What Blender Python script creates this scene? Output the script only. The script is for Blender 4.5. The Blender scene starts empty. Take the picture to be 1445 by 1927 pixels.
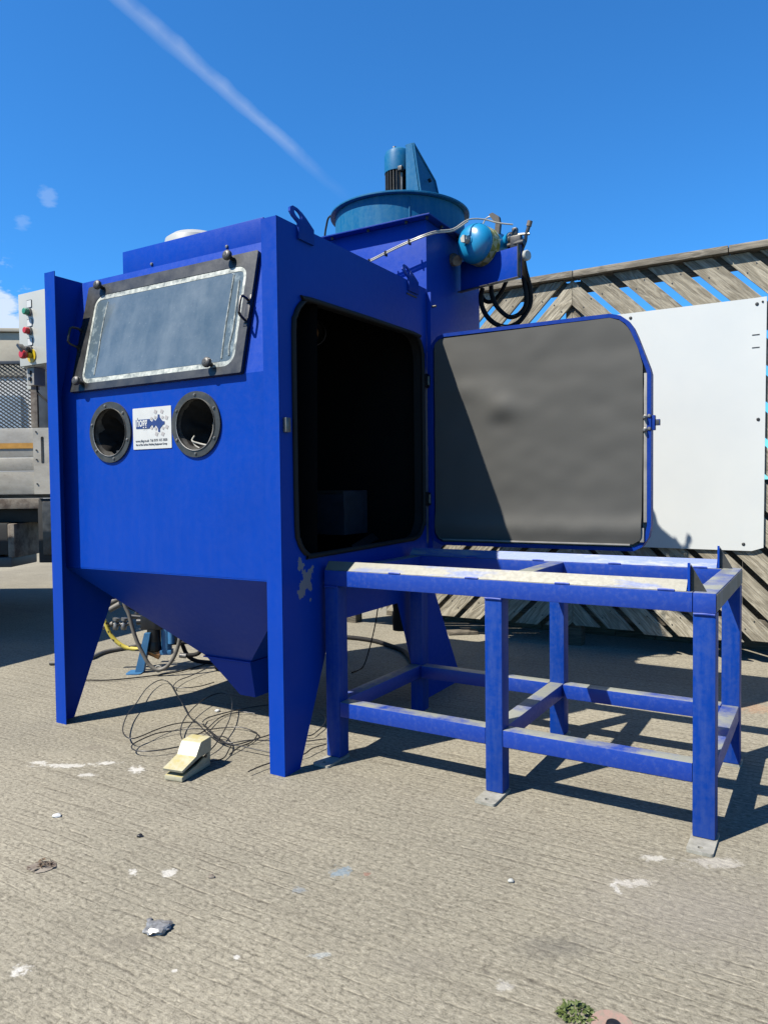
import bpy, bmesh, math, random
from mathutils import Vector, Matrix, noise
from mathutils.geometry import tessellate_polygon
random.seed(7)
S = bpy.context.scene
COL = S.collection
R = math.radians

# ------------------------------------------------------------ camera
cam = bpy.data.cameras.new('camera'); co = bpy.data.objects.new('camera', cam); COL.objects.link(co)
cam.sensor_fit = 'VERTICAL'; cam.sensor_height = 36.0; cam.sensor_width = 27.0
cam.lens = 36.0 * 1381.08 / 1927.0
cam.clip_start = 0.05; cam.clip_end = 800
pit, rol = -0.0344, -0.0113
fwd = Vector((0, math.cos(pit), math.sin(pit))); up0 = Vector((0, -math.sin(pit), math.cos(pit))); rt0 = Vector((1, 0, 0))
rt = math.cos(rol) * rt0 + math.sin(rol) * up0; up = -math.sin(rol) * rt0 + math.cos(rol) * up0
m = Matrix((rt, up, -fwd)).transposed().to_4x4(); m.translation = (0, 0, 1.1)
co.matrix_world = m
S.camera = co

# ------------------------------------------------------------ sky and sun
SUN = Vector((-0.645, -0.375, 1.0)).normalized()
w = bpy.data.worlds.new('World'); S.world = w; w.use_nodes = True
nt = w.node_tree; N = nt.nodes; L = nt.links; N.clear()
wo = N.new('ShaderNodeOutputWorld'); bg = N.new('ShaderNodeBackground'); L.new(bg.outputs[0], wo.inputs[0])
sky = N.new('ShaderNodeTexSky'); sky.sky_type = 'NISHITA'; sky.sun_disc = False
sky.sun_elevation = math.asin(SUN.z); sky.sun_rotation = math.atan2(SUN.x, SUN.y)
sky.altitude = 0; sky.air_density = 1.0; sky.dust_density = 0.15; sky.ozone_density = 3.0
bg.inputs[1].default_value = 0.056
hs = N.new('ShaderNodeHueSaturation'); hs.inputs['Saturation'].default_value = 1.0; hs.inputs['Hue'].default_value = 0.5
tint = N.new('ShaderNodeMix'); tint.data_type = 'RGBA'; tint.blend_type = 'MULTIPLY'; tint.inputs[0].default_value = 1.0; tint.inputs[7].default_value = (0.31, 0.93, 1.47, 1)
L.new(sky.outputs[0], tint.inputs[6]); L.new(tint.outputs[2], hs.inputs['Color'])
tc = N.new('ShaderNodeTexCoord')
def wm(op, a, b=None, c=None):
    n = N.new('ShaderNodeMath'); n.operation = op
    for i, v in enumerate((a, b, c)):
        if v is None: continue
        if isinstance(v, (int, float)): n.inputs[i].default_value = v
        else: L.new(v, n.inputs[i])
    return n.outputs[0]
def wdot(v):
    n = N.new('ShaderNodeVectorMath'); n.operation = 'DOT_PRODUCT'; L.new(tc.outputs['Generated'], n.inputs[0]); n.inputs[1].default_value = v
    return n.outputs['Value']
def pdir(px, py):
    d = fwd * 1381.08 + rt * (px - 722.5) + up * (963.5 - py); return d.normalized()
# the vapour trail: a narrow band of cloud along a great circle
d1, d2 = pdir(150, -75), pdir(676, 392)
nrm = d1.cross(d2).normalized(); mid = (d1 + d2).normalized()
al = (d2 - d1).normalized()
nz = N.new('ShaderNodeTexNoise'); nz.inputs['Scale'].default_value = 22; nz.inputs['Detail'].default_value = 6; L.new(tc.outputs['Generated'], nz.inputs['Vector'])
dist = wm('ABSOLUTE', wm('ADD', wdot(nrm), wm('MULTIPLY', wm('SUBTRACT', nz.outputs[0], 0.5), 0.010)))
along = wdot(al)
u1, u2 = d1.dot(al), d2.dot(al)
mr = N.new('ShaderNodeMapRange'); L.new(along, mr.inputs[0]); mr.inputs[1].default_value = u1; mr.inputs[2].default_value = u2; mr.inputs[3].default_value = 0.0125; mr.inputs[4].default_value = 0.0075
core = wm('SUBTRACT', 1.0, wm('DIVIDE', dist, mr.outputs[0])); core = wm('MAXIMUM', core, 0.0); core = wm('POWER', core, 0.8)
end = N.new('ShaderNodeMapRange'); end.interpolation_type = 'SMOOTHSTEP'; L.new(along, end.inputs[0]); end.inputs[1].default_value = u2; end.inputs[2].default_value = u2 - 0.16
st = N.new('ShaderNodeMapRange'); st.interpolation_type = 'SMOOTHSTEP'; L.new(along, st.inputs[0]); st.inputs[1].default_value = u1 - 0.25; st.inputs[2].default_value = u1 - 0.05
trail = wm('MULTIPLY', wm('MULTIPLY', core, end.outputs[0]), wm('MULTIPLY', st.outputs[0], wm('MULTIPLY', wm('ADD', wm('MULTIPLY', nz.outputs[0], 1.6), -0.15), 0.30)))
# a few small low clouds far left
nc = N.new('ShaderNodeTexNoise'); nc.inputs['Scale'].default_value = 34; nc.inputs['Detail'].default_value = 7; nc.inputs['Roughness'].default_value = 0.6
mp = N.new('ShaderNodeMapping'); mp.inputs['Scale'].default_value = (1, 1, 2.6); L.new(tc.outputs['Generated'], mp.inputs['Vector']); L.new(mp.outputs[0], nc.inputs['Vector'])
tot = trail
for (px, py, rr, k) in ((5, 600, 0.055, 1.0), (-30, 690, 0.07, 1.0), (93, 370, 0.017, 0.20), (42, 420, 0.015, 0.16), (-160, 560, 0.12, 1.0), (30, 655, 0.04, 0.8)):
    dd = wm('SUBTRACT', 1.0, wm('DIVIDE', wm('ARCCOSINE', wdot(pdir(px, py))), rr)); dd = wm('MAXIMUM', dd, 0.0)
    t = wm('MAXIMUM', wm('SUBTRACT', wm('ADD', wm('MULTIPLY', dd, 0.55), nc.outputs[0]), 0.68), 0.0)
    t = wm('MULTIPLY', wm('MINIMUM', wm('MULTIPLY', wm('MULTIPLY', t, wm('MINIMUM', wm('MULTIPLY', dd, 4), 1.0)), 4.0), 0.8), k)
    tot = wm('MAXIMUM', tot, t)
mx = N.new('ShaderNodeMix'); mx.data_type = 'RGBA'; L.new(tot, mx.inputs[0]); L.new(hs.outputs[0], mx.inputs[6]); mx.inputs[7].default_value = (6.0, 6.6, 7.4, 1)
L.new(mx.outputs[2], bg.inputs[0])
sl = bpy.data.lights.new('sun', 'SUN'); so = bpy.data.objects.new('sun', sl); COL.objects.link(so)
sl.energy = 5.0; sl.angle = R(0.5); sl.color = (1.0, 0.935, 0.82)
so.location = (-6, -4, 10); so.rotation_euler = SUN.to_track_quat('Z', 'Y').to_euler()
S.view_settings.view_transform = 'Standard'; S.view_settings.look = 'None'; S.view_settings.gamma = 1; S.view_settings.use_curve_mapping = False
S.view_settings.exposure = 1.32
S.render.engine = 'CYCLES'

# ------------------------------------------------------------ materials
class Mt:
    def __init__(s, name):
        s.m = bpy.data.materials.new(name); s.m.use_nodes = True; s.t = s.m.node_tree; s.t.nodes.clear()
        s.o = s.n('ShaderNodeOutputMaterial'); s.p = s.n('ShaderNodeBsdfPrincipled'); s.l(s.p.outputs[0], s.o.inputs[0])
        s.tc = s.n('ShaderNodeTexCoord'); s.v = s.tc.outputs['Object']
    def n(s, t): return s.t.nodes.new(t)
    def l(s, a, b): s.t.links.new(a, b)
    def put(s, sock, v):
        if isinstance(v, (int, float)): sock.default_value = v
        elif isinstance(v, (tuple, list)): sock.default_value = tuple(v) if len(v) == len(sock.default_value) else tuple(v) + (1,)
        else: s.l(v, sock)
    def math(s, op, a, b=None, c=None, clamp=False):
        n = s.n('ShaderNodeMath'); n.operation = op; n.use_clamp = clamp
        for i, v in enumerate((a, b, c)):
            if v is not None: s.put(n.inputs[i], v)
        return n.outputs[0]
    def map(s, scale=(1, 1, 1), rot=(0, 0, 0), loc=(0, 0, 0), v=None):
        n = s.n('ShaderNodeMapping'); n.inputs['Scale'].default_value = scale; n.inputs['Rotation'].default_value = rot; n.inputs['Location'].default_value = loc
        s.l(v or s.v, n.inputs['Vector']); return n.outputs[0]
    def noise(s, scale, detail=5, rough=0.55, v=None, dist=0):
        n = s.n('ShaderNodeTexNoise'); n.inputs['Scale'].default_value = scale; n.inputs['Detail'].default_value = detail; n.inputs['Roughness'].default_value = rough; n.inputs['Distortion'].default_value = dist
        s.l(v or s.v, n.inputs['Vector']); return n.outputs[0]
    def ramp(s, f, lo, hi, a=0.0, b=1.0):
        n = s.n('ShaderNodeMapRange'); s.put(n.inputs[0], f); n.inputs[1].default_value = lo; n.inputs[2].default_value = hi; n.inputs[3].default_value = a; n.inputs[4].default_value = b
        return n.outputs[0]
    def mix(s, f, a, b, mode='MIX'):
        n = s.n('ShaderNodeMix'); n.data_type = 'RGBA'; n.blend_type = mode; s.put(n.inputs[0], f); s.put(n.inputs[6], a); s.put(n.inputs[7], b); return n.outputs[2]
    def bump(s, h, strength=0.3, dist=0.01, nrm=None):
        n = s.n('ShaderNodeBump'); n.inputs['Strength'].default_value = strength; n.inputs['Distance'].default_value = dist; s.put(n.inputs['Height'], h)
        if nrm is not None: s.l(nrm, n.inputs['Normal'])
        s.l(n.outputs[0], s.p.inputs['Normal']); return n.outputs[0]
    def set(s, **k):
        for a, v in k.items():
            if a == 'col': v = s.mix(1.0, v, (0.675, 0.675, 0.675), 'MULTIPLY')
            s.put(s.p.inputs[{'col': 'Base Color', 'rough': 'Roughness', 'metal': 'Metallic', 'spec': 'Specular IOR Level', 'coat': 'Coat Weight', 'croug': 'Coat Roughness', 'trans': 'Transmission Weight', 'alpha': 'Alpha'}[a]], v)
        return s

def paint(name, col, dust=(0.30, 0.30, 0.30), dustamt=0.15, rough=0.38, chip=0.0, chipcol=(0.35, 0.34, 0.30), sc=1.0, seed=0.0, spec=0.14, orange=0.12):
    a = Mt(name)
    v = a.map(loc=(seed, seed * 2.3, seed * 0.7))
    big = a.noise(2.2 * sc, 4, v=v); fine = a.noise(38 * sc, 6, 0.65, v=v)
    stv = a.map(scale=(9 * sc, 9 * sc, 1.1 * sc), loc=(seed, 0, seed)); streak = a.noise(3, 5, 0.6, v=stv)
    c = a.mix(a.ramp(big, 0.3, 0.7, 0, 0.35), col, tuple(x * 0.72 for x in col))
    du = a.math('MULTIPLY', a.ramp(a.math('ADD', a.math('MULTIPLY', streak, 0.6), a.math('MULTIPLY', fine, 0.4)), 0.42, 0.72), dustamt)
    c = a.mix(du, c, dust)
    r = a.math('ADD', rough, a.math('MULTIPLY', a.ramp(fine, 0.3, 0.75), 0.16))
    if chip > 0:
        ch = a.noise(17 * sc, 9, 0.72, v=v); cm = a.ramp(ch, 0.74 - chip * 0.2, 0.755 - chip * 0.2)
        c = a.mix(cm, c, chipcol); r = a.math('ADD', r, a.math('MULTIPLY', cm, 0.2))
    a.set(col=c, rough=r, spec=spec)
    a.bump(a.math('ADD', a.noise(160, 2, 0.5), a.math('MULTIPLY', a.noise(3.0, 2, 0.4, v=v), 6.0)), orange, 0.002)
    return a

def plain(name, col, rough=0.5, metal=0.0, var=0.25, sc=20, bump=0.1, spec=0.5):
    col = tuple(x * 0.68 for x in col)
    a = Mt(name); f = a.noise(sc, 5, 0.6)
    c = a.mix(a.ramp(f, 0.3, 0.7), tuple(x * (1 - var) for x in col), tuple(min(1, x * (1 + var)) for x in col))
    a.set(col=c, rough=a.ramp(f, 0.2, 0.8, max(0.02, rough - 0.08), rough + 0.08), metal=metal, spec=spec)
    if bump: a.bump(a.noise(sc * 6, 3), bump, 0.002)
    return a

BLUE = (0.0, 0.042, 0.345)
M = {}
M['blue'] = paint('royal_blue_paint', BLUE, dustamt=0.02, rough=0.36, chip=0.012, chipcol=(0.02, 0.10, 0.30)).m
M['tblue'] = paint('worn_blue_frame_paint', (0.001, 0.038, 0.27), dust=(0.16, 0.20, 0.26), dustamt=0.20, rough=0.36, chip=0.05, chipcol=(0.14, 0.14, 0.16), sc=1.6, seed=3.1).m
# side plate: the paint has flaked off in one place under the opening
a = paint('royal_blue_paint_flaked', BLUE, dustamt=0.008, rough=0.36)
sx = a.n('ShaderNodeSeparateXYZ'); a.l(a.v, sx.inputs[0])
cn = a.noise(15, 6, 0.6)
dy = a.math('ABSOLUTE', a.math('SUBTRACT', sx.outputs[1], 0.150)); dz = a.math('ABSOLUTE', a.math('SUBTRACT', sx.outputs[2], 0.745))
box = a.math('MAXIMUM', a.math('DIVIDE', dy, 0.045), a.math('DIVIDE', dz, 0.085))
msk = a.ramp(a.math('ADD', box, a.math('MULTIPLY', a.math('SUBTRACT', cn, 0.46), 6.0)), 1.0, 0.97)
msk = a.math('MULTIPLY', msk, a.ramp(box, 1.3, 1.25))
# bare strip along the hinge edge
he = a.math('MULTIPLY', a.ramp(a.math('ADD', sx.outputs[1], a.math('MULTIPLY', cn, 0.012)), 1.196, 1.199), a.ramp(sx.outputs[2], 1.72, 1.66))
he = a.math('MULTIPLY', he, a.ramp(sx.outputs[2], 0.80, 0.82))
msk = a.math('MAXIMUM', msk, he)
old = a.p.inputs['Base Color'].links[0].from_socket
a.l(a.mix(msk, old, (0.14, 0.14, 0.15)), a.p.inputs['Base Color'])
M['sideblue'] = a.m
M['doorblue'] = paint('door_blue_paint', (0.001, 0.03, 0.25), dustamt=0.04, rough=0.36, seed=5).m
M['teal'] = paint('teal_fan_paint', (0.002, 0.11, 0.26), dust=(0.08, 0.22, 0.30), dustamt=0.4, rough=0.4, seed=2, sc=1.3).m
M['cyan'] = plain('cyan_vessel_paint', (0.012, 0.30, 0.62), 0.30, var=0.08, sc=9, bump=0.05).m
M['black'] = plain('black_enamel', (0.012, 0.012, 0.014), 0.42).m
M['rubber'] = plain('black_rubber', (0.010, 0.010, 0.010), 0.72, spec=0.3).m
M['liner'] = plain('black_rubber_lining', (0.0035, 0.0035, 0.0038), 0.85, spec=0.15, var=0.5, sc=6).m
M['cloth'] = plain('dark_glove_cloth', (0.022, 0.020, 0.019), 0.9, var=0.4, sc=30, bump=0.4, spec=0.15).m
M['frameblk'] = plain('window_frame_black', (0.020, 0.022, 0.023), 0.40, var=0.5, sc=14).m
M['steel'] = plain('bare_steel', (0.33, 0.32, 0.30), 0.42, metal=0.7, var=0.3, sc=30).m
M['dsteel'] = plain('dark_steel', (0.10, 0.10, 0.10), 0.45, metal=0.6, var=0.4).m
M['ring'] = plain('port_ring_grey', (0.075, 0.075, 0.070), 0.45, metal=0.35, var=0.3, sc=24).m
M['brass'] = plain('brass', (0.55, 0.30, 0.14), 0.35, metal=0.8).m
M['white'] = plain('white_plastic', (0.75, 0.76, 0.74), 0.45, var=0.04).m
M['ebox'] = plain('grey_white_enclosure', (0.56, 0.57, 0.53), 0.42, var=0.05, sc=5).m
M['red'] = plain('red_button', (0.62, 0.020, 0.018), 0.35, var=0.1).m
M['green'] = plain('green_button', (0.03, 0.28, 0.16), 0.4, var=0.1).m
M['yellow'] = plain('yellow_plastic', (0.70, 0.50, 0.01), 0.45, var=0.1).m
M['inkblue'] = plain('logo_blue', (0.012, 0.045, 0.22), 0.5, var=0.03, bump=0).m
M['inkgrey'] = plain('logo_grey', (0.52, 0.49, 0.48), 0.5, var=0.05, bump=0).m
M['inktxt'] = plain('print_grey', (0.13, 0.14, 0.17), 0.5, var=0.05, bump=0).m
M['hose'] = plain('black_hose_rubber', (0.010, 0.009, 0.009), 0.75, spec=0.25).m
M['ghose'] = plain('grey_hose', (0.17, 0.155, 0.13), 0.6, var=0.2, sc=40).m
M['clear'] = plain('pale_tube', (0.55, 0.53, 0.46), 0.35, var=0.1).m
M['cable'] = plain('dark_air_tube', (0.030, 0.028, 0.026), 0.35, spec=0.6).m
M['foil'] = plain('crumpled_foil', (0.42, 0.42, 0.41), 0.38, metal=0.45, var=0.5, sc=60).m
M['blackfrm'] = plain('chassis_black', (0.012, 0.012, 0.012), 0.7, var=0.4).m
M['slate'] = plain('slate_post', (0.05, 0.06, 0.075), 0.5, var=0.3).m
# yellow and black striped hose
a = Mt('yellow_marked_hose'); vv = a.n('ShaderNodeTexVoronoi'); vv.inputs['Scale'].default_value = 34; a.l(a.v, vv.inputs['Vector'])
a.set(col=a.mix(a.ramp(vv.outputs['Distance'], 0.30, 0.34), (0.012, 0.012, 0.012), (0.50, 0.40, 0.05)), rough=0.5); M['yhose'] = a.m
# gas vessel label
a = Mt('yellow_vessel_label'); bk = a.n('ShaderNodeTexChecker'); bk.inputs['Scale'].default_value = 30; a.l(a.map(rot=(0.5, 0.2, 0.6)), bk.inputs['Vector'])
a.set(col=a.mix(bk.outputs[1], (0.24, 0.24, 0.03), (0.46, 0.46, 0.24)), rough=0.4); M['vlabel'] = a.m
# worn rail: steel showing through pale paint remains
a = Mt('worn_track_steel'); v = a.map(scale=(2.2, 9, 9)); q = a.noise(2.2, 7, 0.62, v=v); q2 = a.noise(60, 5, 0.7)
c = a.mix(a.ramp(q, 0.50, 0.62), (0.155, 0.152, 0.125), (0.06, 0.09, 0.20)); c = a.mix(a.math('MULTIPLY', a.ramp(q2, 0.55, 0.8), 0.35), c, (0.20, 0.17, 0.13))
a.set(col=c, rough=a.ramp(q2, 0.2, 0.8, 0.35, 0.6), metal=0.15); a.bump(q2, 0.15, 0.002); M['track'] = a.m
a = Mt('scuffed_blue_track'); q = a.noise(2.2, 7, 0.62, v=a.map(scale=(2.2, 9, 9), loc=(4, 1, 2))); q2 = a.noise(60, 5, 0.7)
c = a.mix(a.ramp(q, 0.52, 0.68), (0.06, 0.11, 0.30), (0.27, 0.28, 0.28)); c = a.mix(a.math('MULTIPLY', a.ramp(q2, 0.55, 0.8), 0.35), c, (0.22, 0.20, 0.18))
a.set(col=c, rough=0.45, metal=0.1); a.bump(q2, 0.15, 0.002); M['track2'] = a.m
# top faces of the table: dusty blue
a = Mt('dusty_blue_tube'); q = a.noise(5, 7, 0.65); q2 = a.noise(55, 5, 0.7)
gm = a.n('ShaderNodeNewGeometry'); sz = a.n('ShaderNodeSeparateXYZ'); a.l(gm.outputs['Normal'], sz.inputs[0]); upf = a.ramp(sz.outputs[2], 0.75, 0.9)
c = a.mix(a.math('MULTIPLY', a.ramp(q2, 0.5, 0.8), 0.16), (0.001, 0.035, 0.29), (0.16, 0.20, 0.26))
c = a.mix(a.math('MULTIPLY', upf, a.ramp(q, 0.36, 0.55)), c, (0.24, 0.25, 0.22))
a.set(col=c, rough=a.ramp(q2, 0.3, 0.7, 0.34, 0.55)); a.bump(q2, 0.12, 0.002); M['tubetop'] = a.m
a = Mt('rusty_blue_end'); q = a.noise(9, 7, 0.65, v=a.map(scale=(1, 1, 0.35)))
c = a.mix(a.ramp(q, 0.35, 0.6), (0.10, 0.085, 0.07), (0.20, 0.185, 0.17)); c = a.mix(a.math('MULTIPLY', a.ramp(q, 0.56, 0.7), 0.7), c, (0.03, 0.06, 0.26))
a.set(col=c, rough=0.55, metal=0.2); M['endrail'] = a.m
a = Mt('galvanised_foot'); q = a.noise(30, 6, 0.65); a.set(col=a.mix(a.ramp(q, 0.35, 0.65), (0.24, 0.235, 0.20), (0.40, 0.39, 0.34)), rough=0.55, metal=0.2); a.bump(q, 0.2, 0.002); M['foot'] = a.m
# rubber sheet inside the door
a = Mt('door_lining_rubber'); q = a.noise(5, 5, 0.6); q2 = a.noise(220, 2, 0.5)
sx = a.n('ShaderNodeSeparateXYZ'); a.l(a.v, sx.inputs[0])
def gsp(a, x, z, rx, rz, sx=sx):
    ex = a.math('DIVIDE', a.math('SUBTRACT', sx.outputs[0], x), rx); ez = a.math('DIVIDE', a.math('SUBTRACT', sx.outputs[2], z), rz)
    return a.math('EXPONENT', a.math('MULTIPLY', a.math('ADD', a.math('MULTIPLY', ex, ex), a.math('MULTIPLY', ez, ez)), -1.0))
dent_shade = a.math('MULTIPLY', gsp(a, 0.42, 1.40, 0.06, 0.05), a.ramp(q, 0.3, 0.7, 0.2, 0.6))  # shade of the dent, darkened into the sheet's colour
dst = a.math('MULTIPLY', a.math('ADD', gsp(a, 0.32, 1.56, 0.12, 0.06), gsp(a, 0.55, 0.90, 0.5, 0.05)), a.ramp(q, 0.3, 0.7, 0.05, 0.25))
c = a.mix(a.ramp(q, 0.3, 0.7, 0, 0.3), (0.070, 0.070, 0.066), (0.080, 0.080, 0.075)); c = a.mix(dent_shade, c, (0.032, 0.032, 0.032)); c = a.mix(dst, c, (0.18, 0.175, 0.16))
a.set(col=c, rough=0.62, spec=0.22); a.bump(q2, 0.12, 0.001); M['lining'] = a.m
M['lip'] = plain('lining_edge_pale', (0.34, 0.33, 0.31), 0.6, var=0.25, sc=12).m
# viewing window
a = Mt('dusty_window_glass'); q = a.noise(7, 6, 0.65); q2 = a.noise(90, 4, 0.7); q3 = a.noise(2.2, 4, 0.6, v=a.map(scale=(6, 1, 1), rot=(0, 0.5, 0)))
c = a.mix(a.ramp(q, 0.3, 0.75), (0.060, 0.088, 0.110), (0.120, 0.150, 0.172)); c = a.mix(a.math('MULTIPLY', a.ramp(q2, 0.62, 0.74), 0.35), c, (0.30, 0.33, 0.34)); c = a.mix(a.math('MULTIPLY', a.ramp(q3, 0.5, 0.8), 0.3), c, (0.20, 0.235, 0.25))
a.set(col=c, rough=a.ramp(q, 0.3, 0.7, 0.14, 0.26), coat=0.5, croug=0.06, spec=0.5); a.bump(a.noise(3, 2), 0.05, 0.01); M['glass'] = a.m
a = Mt('window_sealant'); q = a.noise(26, 6, 0.7); q2 = a.noise(6, 4, 0.6)
c = a.mix(a.ramp(q, 0.36, 0.62), (0.11, 0.13, 0.125), (0.50, 0.52, 0.47)); c = a.mix(a.ramp(q2, 0.55, 0.75, 0, 0.6), c, (0.16, 0.19, 0.20))
a.set(col=c, rough=0.4); a.bump(q, 0.3, 0.004); M['seal'] = a.m
a = Mt('window_glass_edge'); q = a.noise(20, 6, 0.7); a.set(col=a.mix(a.ramp(q, 0.5, 0.7), (0.07, 0.10, 0.12), (0.25, 0.30, 0.31)), rough=0.25); M['glassedge'] = a.m
# white board on the fence
a = Mt('white_faced_board'); q = a.noise(3, 5, 0.6); q2 = a.noise(40, 7, 0.75); lv = a.noise(9, 6, 0.7, v=a.map(scale=(0.25, 1, 6)))
c = a.mix(a.ramp(q, 0.3, 0.7), (0.525, 0.55, 0.55), (0.56, 0.58, 0.57)); c = a.mix(a.ramp(q2, 0.70, 0.73, 0, 0.5), c, (0.24, 0.23, 0.21)); c = a.mix(a.ramp(lv, 0.68, 0.72, 0, 0.35), c, (0.36, 0.36, 0.35))
a.set(col=c, rough=0.4); M['board'] = a.m
# weathered timber; grain runs along the plank's own x axis
def wood(name, c1, c2, c3, knots=True):
    a = Mt(name); oi = a.n('ShaderNodeObjectInfo')
    rnd = a.n('ShaderNodeCombineXYZ'); a.l(a.math('MULTIPLY', oi.outputs['Random'], 37.0), rnd.inputs[0]); a.l(a.math('MULTIPLY', oi.outputs['Random'], 91.0), rnd.inputs[2])
    ad = a.n('ShaderNodeVectorMath'); ad.operation = 'ADD'; a.l(a.v, ad.inputs[0]); a.l(rnd.outputs[0], ad.inputs[1])
    kv = a.n('ShaderNodeTexVoronoi'); kv.inputs['Scale'].default_value = 1.0; a.l(a.map(scale=(2.1, 1, 4.6), v=ad.outputs[0]), kv.inputs['Vector'])
    kd = kv.outputs['Distance']
    wv = a.n('ShaderNodeTexNoise'); wv.inputs['Scale'].default_value = 1.0; wv.inputs['Detail'].default_value = 5; wv.inputs['Distortion'].default_value = 0.4; a.l(a.map(scale=(2.2, 2, 11), v=ad.outputs[0]), wv.inputs['Vector'])
    ring = a.math('ADD', a.math('MULTIPLY', wv.outputs[0], 9.0), a.math('DIVIDE', 1.6, a.math('ADD', kd, 0.22)) if knots else 0.0)
    sn = a.math('SINE', a.math('MULTIPLY', ring, 5.2))
    fib = a.noise(1, 8, 0.7, v=a.map(scale=(5, 40, 170), v=ad.outputs[0]))
    fib2 = a.noise(1, 6, 0.65, v=a.map(scale=(3, 10, 38), v=ad.outputs[0]))
    c = a.mix(a.ramp(sn, -1, 1, 0.0, 0.7), c1, c2); c = a.mix(a.ramp(fib, 0.46, 0.68, 0, 0.75), c, c3); c = a.mix(a.ramp(fib2, 0.5, 0.72, 0, 0.55), c, c2)
    if knots: c = a.mix(a.ramp(kd, 0.10, 0.05, 0, 0.85), c, c3)
    dk = a.noise(2.5, 4, 0.6, v=ad.outputs[0]); c = a.mix(a.ramp(dk, 0.52, 0.72, 0, 0.45), c, c2)
    tint = a.mix(oi.outputs['Random'], (0.80, 0.78, 0.74), (1.12, 1.10, 1.04)); c = a.mix(1.0, c, tint, 'MULTIPLY')
    a.set(col=c, rough=0.85, spec=0.25); a.bump(a.math('ADD', a.math('MULTIPLY', sn, 0.5), a.math('MULTIPLY', fib, 2.5)), 0.5, 0.003); return a.m
M['wood'] = wood('weathered_timber', (0.44, 0.41, 0.34), (0.205, 0.185, 0.145), (0.07, 0.06, 0.046))
M['cwood'] = wood('grey_capping_timber', (0.30, 0.275, 0.235), (0.15, 0.135, 0.11), (0.05, 0.045, 0.038), False)
M['dwood'] = wood('dark_timber', (0.18, 0.16, 0.13), (0.09, 0.08, 0.065), (0.04, 0.035, 0.03), False)
# foot pedal
a = Mt('cream_pedal_plastic'); q = a.noise(30, 6, 0.7); g = a.n('ShaderNodeNewGeometry'); sz = a.n('ShaderNodeSeparateXYZ'); a.l(g.outputs['Normal'], sz.inputs[0])
c = a.mix(a.ramp(q, 0.35, 0.65), (0.44, 0.42, 0.30), (0.35, 0.33, 0.24)); c = a.mix(a.math('MULTIPLY', a.ramp(sz.outputs[2], 0.8, 0.95), a.ramp(q, 0.4, 0.6, 0.1, 0.75)), c, (0.42, 0.35, 0.11)); c = a.mix(a.ramp(q, 0.68, 0.74, 0, 0.6), c, (0.15, 0.13, 0.09))
a.set(col=c, rough=0.45); a.bump(q, 0.15, 0.002); M['pedal'] = a.m
# lorry boards
a = Mt('weathered_aluminium'); q = a.noise(6, 7, 0.7, v=a.map(scale=(1, 1, 2))); q2 = a.noise(40, 5, 0.7)
c = a.mix(a.ramp(q, 0.35, 0.65), (0.43, 0.41, 0.36), (0.31, 0.29, 0.25)); c = a.mix(a.ramp(q2, 0.6, 0.75, 0, 0.5), c, (0.10, 0.09, 0.075)); a.set(col=c, rough=0.6, metal=0.15); M['alu'] = a.m
a = Mt('rusty_beam'); q = a.noise(9, 7, 0.7); a.set(col=a.mix(a.ramp(q, 0.4, 0.6), (0.085, 0.06, 0.045), (0.24, 0.21, 0.17)), rough=0.8); a.bump(q, 0.4, 0.01); M['rust'] = a.m
M['stripe'] = plain('orange_reflective_stripe', (0.62, 0.31, 0.04), 0.5, var=0.15).m
M['mesh'] = plain('galvanised_mesh', (0.022, 0.020, 0.018), 0.6).m
# pale wall beyond the lorry
a = Mt('cast_concrete_wall'); q = a.noise(0.7, 6, 0.65, v=a.map(scale=(1, 1, 3))); q2 = a.noise(9, 6, 0.7)
a.set(col=a.mix(a.ramp(q2, 0.5, 0.8, 0, 0.4), a.mix(a.ramp(q, 0.35, 0.65), (0.50, 0.46, 0.37), (0.41, 0.37, 0.30)), (0.27, 0.24, 0.2)), rough=0.9, spec=0.2); M['wall'] = a.m
M['paleclad'] = plain('pale_cladding', (0.95, 0.93, 0.88), 0.6, var=0.08, sc=2).m
M['bluegls'] = plain('blue_grey_panel', (0.45, 0.55, 0.65), 0.3, var=0.2, sc=3).m

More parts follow.
